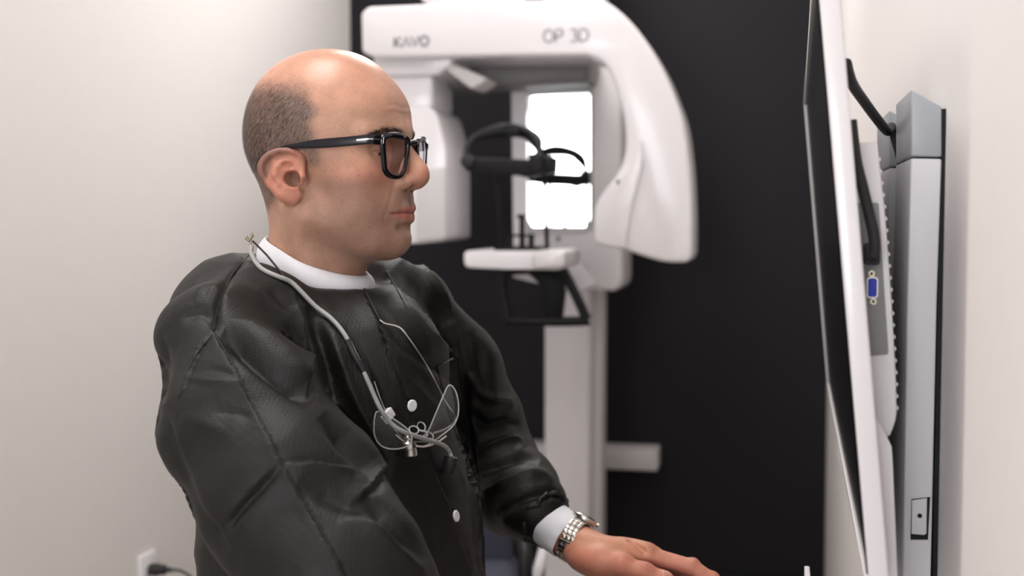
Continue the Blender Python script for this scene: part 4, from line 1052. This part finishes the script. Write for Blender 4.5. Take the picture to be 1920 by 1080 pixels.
FOLDS = [
 ([(468, 470), (440, 510), (421, 545), (407, 585), (401, 622)], .0030, .0035, 'valley', .1),
 ([(402, 625), (430, 672), (455, 722), (495, 800), (530, 872), (560, 925), (600, 990), (645, 1075)], .0030, .0022, 'step', 0),
 ([(398, 628), (372, 660), (350, 700), (336, 745)], .0030, .0018, 'step', .2),
 ([(532, 873), (500, 905), (465, 940), (440, 970), (424, 1000)], .0045, .0050, 'valley', .2),
 ([(532, 871), (580, 868), (620, 872), (665, 880)], .0060, .0050, 'step', .3),
 ([(560, 905), (620, 930), (690, 960), (720, 975)], .011, .006, 'valley', .3),
 ([(415, 628), (455, 652), (500, 690), (545, 725), (590, 752)], .0090, .0135, 'valley', .2),
 ([(410, 600), (460, 618), (520, 655), (575, 715)], .011, .008, 'ridge', .3),
 ([(552, 545), (562, 600), (574, 660), (582, 745)], .0055, .0100, 'step', .3),
 ([(582, 570), (604, 640), (622, 710), (625, 760)], .0100, .0100, 'valley', .3),
 ([(600, 590), (640, 690), (668, 760), (700, 830), (716, 870)], .009, .007, 'ridge', .3),
 ([(640, 610), (690, 700), (715, 780), (722, 850), (700, 910), (660, 940)], .008, .010, 'step', .3),
 ([(600, 780), (650, 830), (690, 880), (700, 925)], .010, .011, 'valley', .3),
 ([(668, 532), (700, 602), (741, 700), (775, 790), (790, 832), (830, 930), (866, 1030), (885, 1085)], .0032, .0030, 'step', 0),
 ([(690, 560), (722, 600), (760, 650), (830, 700), (862, 735)], .006, .004, 'valley', .3),
 ([(676, 540), (696, 585), (715, 625), (727, 640)], .004, .005, 'step', .3),
 ([(722, 505), (745, 545), (770, 590), (810, 630), (858, 668)], .0070, .0060, 'step', .25),
 ([(745, 500), (790, 540), (820, 580), (838, 612)], .0160, .0080, 'valley', .3),
 ([(770, 488), (810, 515), (842, 560), (856, 620), (868, 690)], .0060, .0050, 'step', .25),
 ([(868, 690), (876, 760), (882, 850), (892, 930), (905, 1080)], .0060, .0080, 'valley', .1),
 ([(740, 690), (790, 740), (830, 790), (850, 830)], .010, .004, 'ridge', .3),
 ([(840, 780), (862, 810), (872, 860)], .004, .004, 'valley', .3),
 ([(690, 925), (735, 990), (790, 1060)], .010, .007, 'valley', .3),
 ([(640, 965), (700, 990), (760, 1040), (800, 1085)], .010, .008, 'ridge', .3),
 ([(880, 700), (905, 740), (950, 752), (962, 775)], .009, .008, 'ridge', .3),
 ([(885, 775), (915, 800), (955, 790), (975, 800)], .008, .009, 'valley', .3),
 ([(890, 850), (930, 830), (965, 825), (985, 840)], .008, .008, 'ridge', .3),
 ([(895, 890), (940, 868), (985, 858), (1010, 868)], .007, .008, 'valley', .3),
 ([(900, 925), (960, 900), (1010, 890), (1040, 905)], .007, .008, 'ridge', .3),
 ([(935, 965), (985, 935), (1030, 925), (1052, 935)], .006, .006, 'valley', .3),
 ([(880, 620), (900, 670), (905, 720), (890, 760)], .010, .006, 'valley', .3),
 ([(330, 700), (390, 712), (450, 720)], .004, .0018, 'ridge', .3), ([(380, 690), (410, 694), (452, 712)], .003, .0015, 'valley', .3),
 ([(400, 770), (440, 775), (474, 785)], .004, .0018, 'valley', .3), ([(340, 780), (400, 800), (440, 830)], .012, .003, 'ridge', .3),
 ([(300, 760), (312, 810), (340, 880), (372, 960), (430, 1035)], .007, .006, 'valley', .15),
 ([(310, 640), (300, 700), (298, 760)], .006, .005, 'valley', .3),
 ([(360, 560), (400, 545), (425, 560)], .008, .004, 'ridge', .3), ([(340, 600), (380, 590), (400, 612)], .006, .003, 'valley', .3),
 ([(440, 520), (500, 560), (540, 600), (560, 640)], .012, .004, 'ridge', .3), ([(500, 545), (530, 575), (555, 575)], .006, .003, 'valley', .3),
]
for a in FOLDS: fold(a[0], a[1] * .85, a[2] * 1.25, *a[3:])
wr = vnoise(GV * A3(14, 14, 9) + 3.1, 1); wr2 = vnoise(GV * A3(34, 34, 20) + 9.7, 2)
tri = lambda t: np.abs(t - np.floor(t) - .5) * 2
for (kx, ky, kz_, wl, am, ph_, wp_) in ((.5, .2, -1, .125, .0042, .1, .55), (.9, -.3, .55, .088, .0030, .37, .6), (-.2, .8, .7, .060, .0018, .7, .7), (.7, .3, 1.0, .170, .0045, .9, .5)):
    kk = A3(kx, ky, kz_); kk /= np.linalg.norm(kk)
    disp += .6 * am * (tri(GV @ kk / wl + ph_ + wp_ * (vnoise(GV * 9 + ph_ * 50, 3) - .5) * 2 + .2 * vnoise(GV * 25 + ph_ * 9, 4)) - .5) * (.35 + 1.3 * vnoise(GV * 6 + 7 + ph_ * 30, 5))
disp += .0006 * (1 - np.abs(2 * wr2 - 1) * 2)
nearring = np.exp(-(np.linalg.norm(GV[:, None, :] - BRr[None, ::2], axis=2).min(1) / .03) ** 2) if len(GV) * 24 < 2.5e7 else 0
disp *= 1 - .85 * nearring
GV2 = GV + GN * disp[:, None]
GV2 = relax(GV2, GQ, 1, .12)
# open sleeve ends: drop the faces beyond the cuff edge and inside the neck
def gown_mat():
    m = bpy.data.materials.new('gown_nonwoven'); m.use_nodes = True; nt = m.node_tree; p = nt.nodes['Principled BSDF']
    tc = nt.nodes.new('ShaderNodeTexCoord'); v = nt.nodes.new('ShaderNodeTexVoronoi'); v.inputs['Scale'].default_value = 300; v.inputs['Randomness'].default_value = .0
    mp = nt.nodes.new('ShaderNodeMapping'); mp.inputs['Rotation'].default_value = (.3, .2, .35)
    nt.links.new(tc.outputs['Object'], mp.inputs[0]); nt.links.new(mp.outputs[0], v.inputs['Vector'])
    n = nt.nodes.new('ShaderNodeTexNoise'); n.inputs['Scale'].default_value = 18; n.inputs['Detail'].default_value = 6
    nt.links.new(tc.outputs['Object'], n.inputs['Vector'])
    r_ = nt.nodes.new('ShaderNodeValToRGB'); r_.color_ramp.elements[0].color = rgb(12, 11, 10); r_.color_ramp.elements[1].color = rgb(21, 19, 18)
    nt.links.new(n.outputs['Fac'], r_.inputs[0]); nt.links.new(r_.outputs[0], p.inputs['Base Color'])
    p.inputs['Roughness'].default_value = .55; p.inputs['Specular IOR Level'].default_value = .34
    b = nt.nodes.new('ShaderNodeBump'); b.inputs['Strength'].default_value = .4; b.inputs['Distance'].default_value = .0008
    nt.links.new(v.outputs['Distance'], b.inputs['Height'])
    b2 = nt.nodes.new('ShaderNodeBump'); b2.inputs['Strength'].default_value = .12; b2.inputs['Distance'].default_value = .006
    nt.links.new(n.outputs['Fac'], b2.inputs['Height']); nt.links.new(b.outputs['Normal'], b2.inputs['Normal']); nt.links.new(b2.outputs['Normal'], p.inputs['Normal'])
    return m
M['gown'] = gown_mat()
gown = mesh_np('gown', GV2, GQ, M['gown'], person)
gown.modifiers.new('s', 'SUBSURF').render_levels = 1
gown['label'] = 'black disposable gown with dotted weave'
# helper: point on the cloth under a photo pixel
GN2 = normals(GV2, GQ); gx2, gy2, gz2, vis2 = visible(GV2, GN2); VI = np.where(vis2)[0]
def on_gown(px, py, off=.0):
    k = VI[np.argsort((gx2[VI] - px) ** 2 + (gy2[VI] - py) ** 2)[:6]]; zc = gz2[k].mean(); n = GN2[k].mean(0); n /= np.linalg.norm(n)
    return at(px, py, zc) + Vector(n) * off, Vector(n)
for (bx, by) in ((770, 760), (852, 968)):
    p_, n_ = on_gown(bx, by, .0016); b = bmesh.new(); add_lathe(b, p_, n_, [(0, .0), (0, .0064), (.0012, .0064), (.0022, .0052), (.0020, .0036), (.0016, 0)], 24)
    M['snap'] = M.get('snap') or mat('white_snap', rgb(235, 235, 240), .35); obj('snap_button', b, M['snap'], gown)
# chest pocket
b = bmesh.new(); pk = [(820, 688), (850, 676), (860, 668), (866, 740), (872, 800), (884, 862), (862, 836), (838, 790)]
for ptsk, r_ in (([(820, 690), (838, 678), (858, 668)], .0013), ([(820, 690), (830, 730), (842, 780), (862, 830), (880, 862)], .0010), ([(858, 668), (864, 730), (870, 790), (882, 860)], .0010)):
    pp = [on_gown(p.x, p.y, .0004)[0] for p in cr([(a, c, 0) for a, c in ptsk], 5)]; add_tube(b, pp, r_, 6)
obj('chest_pocket_hem', b, M['gown'], gown)
b = bmesh.new()
pp = [on_gown(p.x, p.y, .0006)[0] for p in cr([(a, c, 0) for a, c in ((676, 548), (700, 602), (741, 700), (775, 790), (832, 930), (866, 1030), (884, 1078))], 8)]
add_tube(b, pp, .0010, 6); obj('placket_edge', b, M['gown'], gown)
# gathered sleeve end
c0_, c1_ = at(1012, 964, 1.563), at(1024, 973, 1.553); cd = (c1_ - c0_).normalized(); up_ = cd.cross(Vector((0, 0, 1))).normalized(); sd_ = cd.cross(up_)
b = bmesh.new()
add_tube(b, [c1_ + (up_ * cos(t) + sd_ * sin(t)) * (.0335 + .0014 * sin(t * 9) + .001 * sin(t * 17)) + cd * (.003 * sin(t * 5) + .001 * sin(t * 13)) for t in np.linspace(0, 2 * pi, 90, endpoint=False)], .0032, 8, closed=True)
obj('sleeve_hem', b, M['gown'], gown)
for pl_, r_ in (([(470, 472), (440, 510), (421, 545), (407, 585), (401, 620)], .0014), ([(402, 625), (430, 672), (455, 722), (495, 800), (530, 872), (560, 925), (600, 990), (640, 1070)], .0009), ([(398, 628), (372, 660), (350, 700), (336, 745)], .0008), ([(722, 507), (745, 545), (770, 592)], .0009)):
    pp = [on_gown(p.x, p.y, .0002)[0] for p in cr([(a, c, 0) for a, c in pl_], 12)]
    o_ = np.array([tuple(v) for v in pp])
    for _ in range(2): o_[1:-1] = (o_[:-2] + 2 * o_[1:-1] + o_[2:]) / 4
    obj('seam', tube([Vector(v) for v in o_], r_, 6), M['gown'], gown)
# ------------------------------------------------------------------ white shirt: collar and cuff
M['shirt'] = mat('white_cotton', rgb(228, 228, 234), .8, bump=.25, bscale=900)
rows_ = []
for k, (f_, o_) in enumerate(((-.2, .0000), (0.0, -.0006), (.02, .0009), (.25, .0032), (.5, .0036), (.75, .0026), (1, .001), (1.25, -.002))):
    row = TRr * (1 - f_) + BRr * f_; out_ = BRr - TRr; out_[:, 2] = 0; out_ /= np.linalg.norm(out_, axis=1)[:, None] + 1e-9
    row = row + out_ * o_
    if k == 0: row = TRr - out_ * .0022 + A3(0, 0, -.006)
    rows_.append(row)
cv = np.concatenate(rows_); nr = len(rows_); cq = np.array([[a * 48 + k, a * 48 + (k + 1) % 48, (a + 1) * 48 + (k + 1) % 48, (a + 1) * 48 + k] for a in range(nr - 1) for k in range(48)])
sh = mesh_np('shirt_collar', cv, cq, M['shirt'], person); sm = sh.modifiers.new('s', 'SUBSURF'); sm.render_levels = sm.levels = 2
sh['label'] = 'white shirt collar'
c0_, c1_ = at(1005, 962, 1.567), at(1068, 1010, 1.535); cd = (c1_ - c0_).normalized(); up_ = cd.cross(Vector((0, 0, 1))).normalized(); sd_ = cd.cross(up_)
rws = []
for k, (t, r_) in enumerate(((0, .029), (.3, .0305), (.6, .030), (.9, .0295), (1.0, .0292), (1.0, .0275), (.8, .0265))):
    rws.append([c0_.lerp(c1_, t) + (up_ * cos(a) + sd_ * sin(a) * .95) * (r_ + .0009 * sin(a * 4 + t * 6) + .0005 * sin(a * 9 + t * 11)) for a in np.linspace(0, 2 * pi, 56, endpoint=False)])
cv = np.array([tuple(v) for r_ in rws for v in r_]); cq = np.array([[a * 56 + k, a * 56 + (k + 1) % 56, (a + 1) * 56 + (k + 1) % 56, (a + 1) * 56 + k] for a in range(len(rws) - 1) for k in range(56)])
cu = mesh_np('shirt_cuff', cv, cq, M['shirt'], person); sm = cu.modifiers.new('s', 'SUBSURF'); sm.render_levels = sm.levels = 1
# ------------------------------------------------------------------ trousers, shoes, stool (below the frame)
tz = HIP.z - .10
def legs(P):
    d = None
    for sg in (-1, 1):
        h_ = HIP + SIDE * .09 * sg; h_.z = .60; kn = h_ + FACE * .40; kn.z = .56; an = kn + FACE * .02; an.z = .12
        e = su(cap(P, h_, kn, .085, .065), cap(P, kn, an, .062, .050), .03); d = e if d is None else su(d, e, .02)
    return d
M['trouser'] = mat('charcoal_trousers', rgb(44, 44, 50), .8, bump=.2)
tv, tq = surface(legs, (-1.0, .9, .03), (.10, 1.9, .75), .009)
mesh_np('trousers', relax(tv, tq, 1), tq, M['trouser'], person)
for sg in (-1, 1):
    h_ = HIP + SIDE * .09 * sg + FACE * .42; h_.z = 0
    v_, q_ = surface(lambda P: np.maximum(ell(P, h_ + FACE * .05 + Vector((0, 0, .04)), (.135, .052, .055)), -(P[:, 2] - .004)), np.array(h_) - A3(.15, .1, .02), np.array(h_) + A3(.25, .1, .15), .007)
    mesh_np('shoe', v_, q_, M['rubber'], person)
st0 = HIP.copy(); st0.z = 0
stool = thing('swivel_stool', st0, 'round black swivel stool beneath the seated man', 'stool')
b = bmesh.new(); add_lathe(b, st0 + Vector((0, 0, .45)), (0, 0, 1), [(0, .0), (0, .17), (.02, .19), (.05, .19), (.065, .17), (.066, 0)], 40); obj('seat', b, M['rubber'], stool)
b = bmesh.new(); add_lathe(b, st0 + Vector((0, 0, .08)), (0, 0, 1), [(0, .03), (.2, .03), (.2, .02), (.372, .02)], 24); obj('post', b, M['steel'], stool)
for k in range(5):
    a = 2 * pi * k / 5; d_ = Vector((cos(a), sin(a), 0))
    obj('leg', tube([st0 + Vector((0, 0, .09)), st0 + d_ * .24 + Vector((0, 0, .065))], [.02, .013], 10), M['steel'], stool)
    b = bmesh.new(); add_lathe(b, st0 + d_ * .24 + Vector((-.01, 0, .027)), (1, 0, 0), [(0, 0), (0, .027), (.02, .027), (.02, 0)], 18); obj('caster', b, M['rubber'], stool)
# ------------------------------------------------------------------ wristwatch
wc_ = at(1077, 1014, 1.533)
ax_ = (Vector(LF[0]) * .45 + cd * .55).normalized(); yu = Vector(LF[2]).cross(ax_).normalized(); zu = ax_.cross(yu)
watch = thing('wristwatch', wc_, 'steel link wristwatch on the wrist beside the white cuff', 'watch')
def wp(a, ra, rz, off=0): return wc_ + yu * cos(a) * ra + zu * sin(a) * rz + ax_ * off
NL = 26
lk = bmesh.new()
for k in range(NL):
    a0, a1 = 2 * pi * k / NL + .02, 2 * pi * (k + 1) / NL - .02
    am = (a0 + a1) / 2
    for (o0, o1, e) in ((-.0082, -.0032, 0), (-.0030, .0030, .0004), (.0032, .0082, 0)):
        q0 = [wp(a0, .0300, .0250, o0), wp(a1, .0300, .0250, o0), wp(a1, .0300, .0250, o1), wp(a0, .0300, .0250, o1)]
        q1 = [wp(a0, .0328 + e, .0278 + e, o0), wp(a1, .0328 + e, .0278 + e, o0), wp(a1, .0328 + e, .0278 + e, o1), wp(a0, .0328 + e, .0278 + e, o1)]
        add_hexa(lk, q0, q1)
obj('link_band', lk, M['steel'], watch, bev=.0004, seg=2)
b = bmesh.new(); add_lathe(b, wc_ + zu * .0255, zu, [(0, .0), (0, .0160), (.002, .0170), (.005, .0170), (.0065, .0155), (.0068, .0)], 36)
cs = obj('watch_case', b, M['steel'], watch)
b = bmesh.new(); add_lathe(b, wc_ + zu * .0322, zu, [(0, 0), (0, .0145), (.0004, .0142), (.0008, 0)], 36); obj('watch_face', b, M['screen'], cs)
b = bmesh.new(); add_lathe(b, wc_ + zu * .0295 + ax_ * .0165, ax_, [(0, .0), (0, .003), (.0035, .003), (.0035, 0)], 14); obj('crown', b, M['steel'], cs)
b = bmesh.new(); add_hexa(b, [wp(a, .0329, .0279, o) for a, o in ((R(196), -.0098), (R(250), -.0098), (R(250), .0098), (R(196), .0098))], [wp(a, .0342, .0295, o) for a, o in ((R(196), -.0098), (R(250), -.0098), (R(250), .0098), (R(196), .0098))])
obj('clasp', b, M['steel'], watch, bev=.0006)
# ------------------------------------------------------------------ loupe with lamp hanging on the chest
lp0, _ = on_gown(790, 815)
lp = thing('dental_loupe', lp0, 'clear loupe glasses with small lamp hanging on a grey cord at the chest', 'loupe')
M['cord'] = mat('grey_silicone_cord', rgb(150, 150, 148), .5)
M['clear'] = mat('clear_plastic', (.9, .92, .92, 1), .06, Transmission_Weight=.0, Alpha=.02)
M['clear2'] = mat('clear_edge', (.8, .82, .82, 1), .12, Alpha=.3)
def gp_(L_, off): 
    out_ = []
    C_ = cr([(a, c, 0) for a, c in L_], 8)
    for i_, p in enumerate(C_): 
        o_ = off if not isinstance(off, tuple) else off[0] + (off[1] - off[0]) * sstep(.5, .75, np.array([i_ / len(C_)]))[0]
        g_ = on_gown(p.x, p.y, 0)[0]; out_.append(at(p.x, p.y, (g_ - CP).dot(CM @ Vector((0, 0, -1))) - o_ * 1.25))
    o = np.array([tuple(v) for v in out_])
    for _ in range(5): o[1:-1] = (o[:-2] + 2 * o[1:-1] + o[2:]) / 4
    return [Vector(v) for v in o]
cordpts = [tuple(p) for p in gp_([(478, 490), (492, 505), (520, 518), (545, 528), (566, 548), (592, 575), (620, 596), (645, 625), (668, 668), (690, 715), (712, 765), (735, 796), (762, 812), (800, 824), (830, 834), (842, 846), (846, 858)], (.0055, .026))]
cordpts = [tuple(at(472, 462, 1.375)), tuple(at(470, 474, 1.368))] + cordpts
obj('cord', tube(cordpts, .0025, 10), M['cord'], lp)
obj('cord_sleeve', tube(gp_([(651, 638), (664, 665), (678, 690), (690, 713)], .0064), .0031, 10), M['rubber'], lp)
obj('thin_strap', tube([at(474, 452, 1.37), at(500, 478, 1.365)] + gp_([(528, 512), (536, 522)], .003), .0012, 8), M['rubber'], lp)
obj('thin_strap', tube(gp_([(678, 530), (692, 560), (706, 588), (716, 606)], .003), .0012, 8), M['rubber'], lp)
obj('wire_arm', tube(gp_([(712, 600), (722, 607), (745, 612), (760, 625), (790, 668), (815, 712), (836, 755), (850, 775), (852, 790), (835, 805), (812, 812)], (.005, .022)), .0011, 8), M['steel'], lp)
obj('wire_arm', tube(gp_([(702, 715), (712, 745), (725, 775), (740, 806), (765, 826), (800, 828)], .004), .0009, 8), M['steel'], lp)
p_, n_ = on_gown(721, 781, .006); t_ = (on_gown(735, 800, .006)[0] - on_gown(708, 760, .006)[0]).normalized(); s_ = t_.cross(n_).normalized()
b = bmesh.new(); add_hexa(b, [p_ - n_ * .005 + t_ * i * .0055 + s_ * j * .0075 for i, j in ((-1, -1), (1, -1), (1, 1), (-1, 1))], [p_ + n_ * .004 + t_ * i * .0055 + s_ * j * .0075 for i, j in ((-1, -1), (1, -1), (1, 1), (-1, 1))])
obj('cord_clip', b, M['snap'], lp, bev=.0008)
# clear visor lenses
def sheet(px_poly, off, name, m):
    c = (sum(p[0] for p in px_poly) / len(px_poly), sum(p[1] for p in px_poly) / len(px_poly))
    poly = smooth_poly([(a, c_, 0) for a, c_ in px_poly], n=4); cc, nn = on_gown(*c, 0); b = bmesh.new(); rings = []
    d0 = (cc - CP).dot(CM @ Vector((0, 0, -1)))
    for f_, lift in ((1, 0), (.6, .006), (.25, .009)):
        rings.append([b.verts.new(at(c[0] + (p.x - c[0]) * f_, c[1] + (p.y - c[1]) * f_, d0 + .012 * ((p.x - c[0]) / 80) * f_ - off - lift)) for p in poly])
    ct = b.verts.new(at(c[0], c[1], d0 - off - .010)); n = len(poly)
    for r0, r1 in zip(rings, rings[1:]):
        for k in range(n): b.faces.new((r0[k], r0[(k + 1) % n], r1[(k + 1) % n], r1[k]))
    for k in range(n): b.faces.new((rings[-1][k], rings[-1][(k + 1) % n], ct))
    edge = [v.co.copy() for v in rings[0]]
    o = obj(name, b, m, lp, angle=0); o.modifiers.new('t', 'SOLIDIFY').thickness = .0012
    obj('lens_edge', tube(edge, .0008, 6, closed=True), M['clear2'], o)
sheet([(703, 780), (712, 772), (745, 790), (770, 812), (768, 834), (740, 842), (715, 836), (702, 815)], .022, 'clear_lens', M['clear'])
sheet([(800, 812), (815, 780), (830, 745), (842, 722), (855, 735), (860, 768), (852, 795), (830, 815), (805, 832), (780, 842), (778, 828)], .024, 'clear_lens', M['clear'])
# lamp and battery plug
p_, n_ = on_gown(750, 842, .016); dn = (at(752, 870, 1.3) - at(750, 842, 1.3)).normalized()
b = bmesh.new(); add_lathe(b, p_ - dn * .008, dn, [(0, 0), (0, .0058), (.002, .0078), (.007, .0082), (.0074, .0072), (.0084, .0072), (.0088, .0082), (.0150, .0082), (.0158, .0074), (.0158, 0)], 28); obj('lamp_head', b, M['steel'], lp)
b = bmesh.new(); bmesh.ops.create_uvsphere(b, u_segments=16, v_segments=10, radius=.0042, matrix=Matrix.Translation(p_ - dn * .011)); obj('lamp_joint', b, M['steel'], lp)
p_, n_ = on_gown(838, 862, .006); p_ = Vector(cordpts[-1])
b = bmesh.new(); dn = (at(837, 880, 1.4) - at(844, 850, 1.4)).normalized(); add_lathe(b, p_ - dn * .001, dn, [(0, 0), (0, .0072), (.002, .0080), (.016, .0080), (.018, .0072), (.018, 0)], 24); obj('cord_plug', b, M['rubber'], lp)
# twisted wire knot with nose pads
b = bmesh.new()
for cx_, cy_, ra, rb, tl in ((776, 806, 9, 7, .3), (790, 800, 7, 9, -.5), (786, 812, 16, 6, .2), (800, 816, 13, 7, .3)):
    cc, nn = on_gown(cx_, cy_, .012); zc_ = (cc - CP).dot(CM @ Vector((0, 0, -1)))
    add_tube(b, [at(cx_ + ra * cos(t) * cos(tl) - rb * sin(t) * sin(tl), cy_ + ra * cos(t) * sin(tl) + rb * sin(t) * cos(tl), zc_ - .003 * sin(t)) for t in np.linspace(0, 2 * pi, 24, endpoint=False)], .0009, 6, closed=True)
obj('nose_pads', b, M['clear2'], lp)
b = bmesh.new(); pts_ = gp_([(742, 815), (760, 830), (790, 838), (815, 832), (836, 818)], .012); add_tube(b, pts_, .0011, 6); obj('lower_wire', b, M['steel'], lp)
# toggle at the back of the neck
b = bmesh.new(); c_ = at(468, 452, 1.385)
add_tube(b, [c_ + Vector((-.004, 0, .004)), c_, c_ + Vector((.004, 0, .006))], .0022, 8); add_tube(b, [c_ + Vector((.003, 0, .009)), c_ + Vector((.001, 0, -.002)), c_ + Vector((.002, 0, -.012))], .0016, 8)
obj('cord_toggle', b, M['brass'], lp)
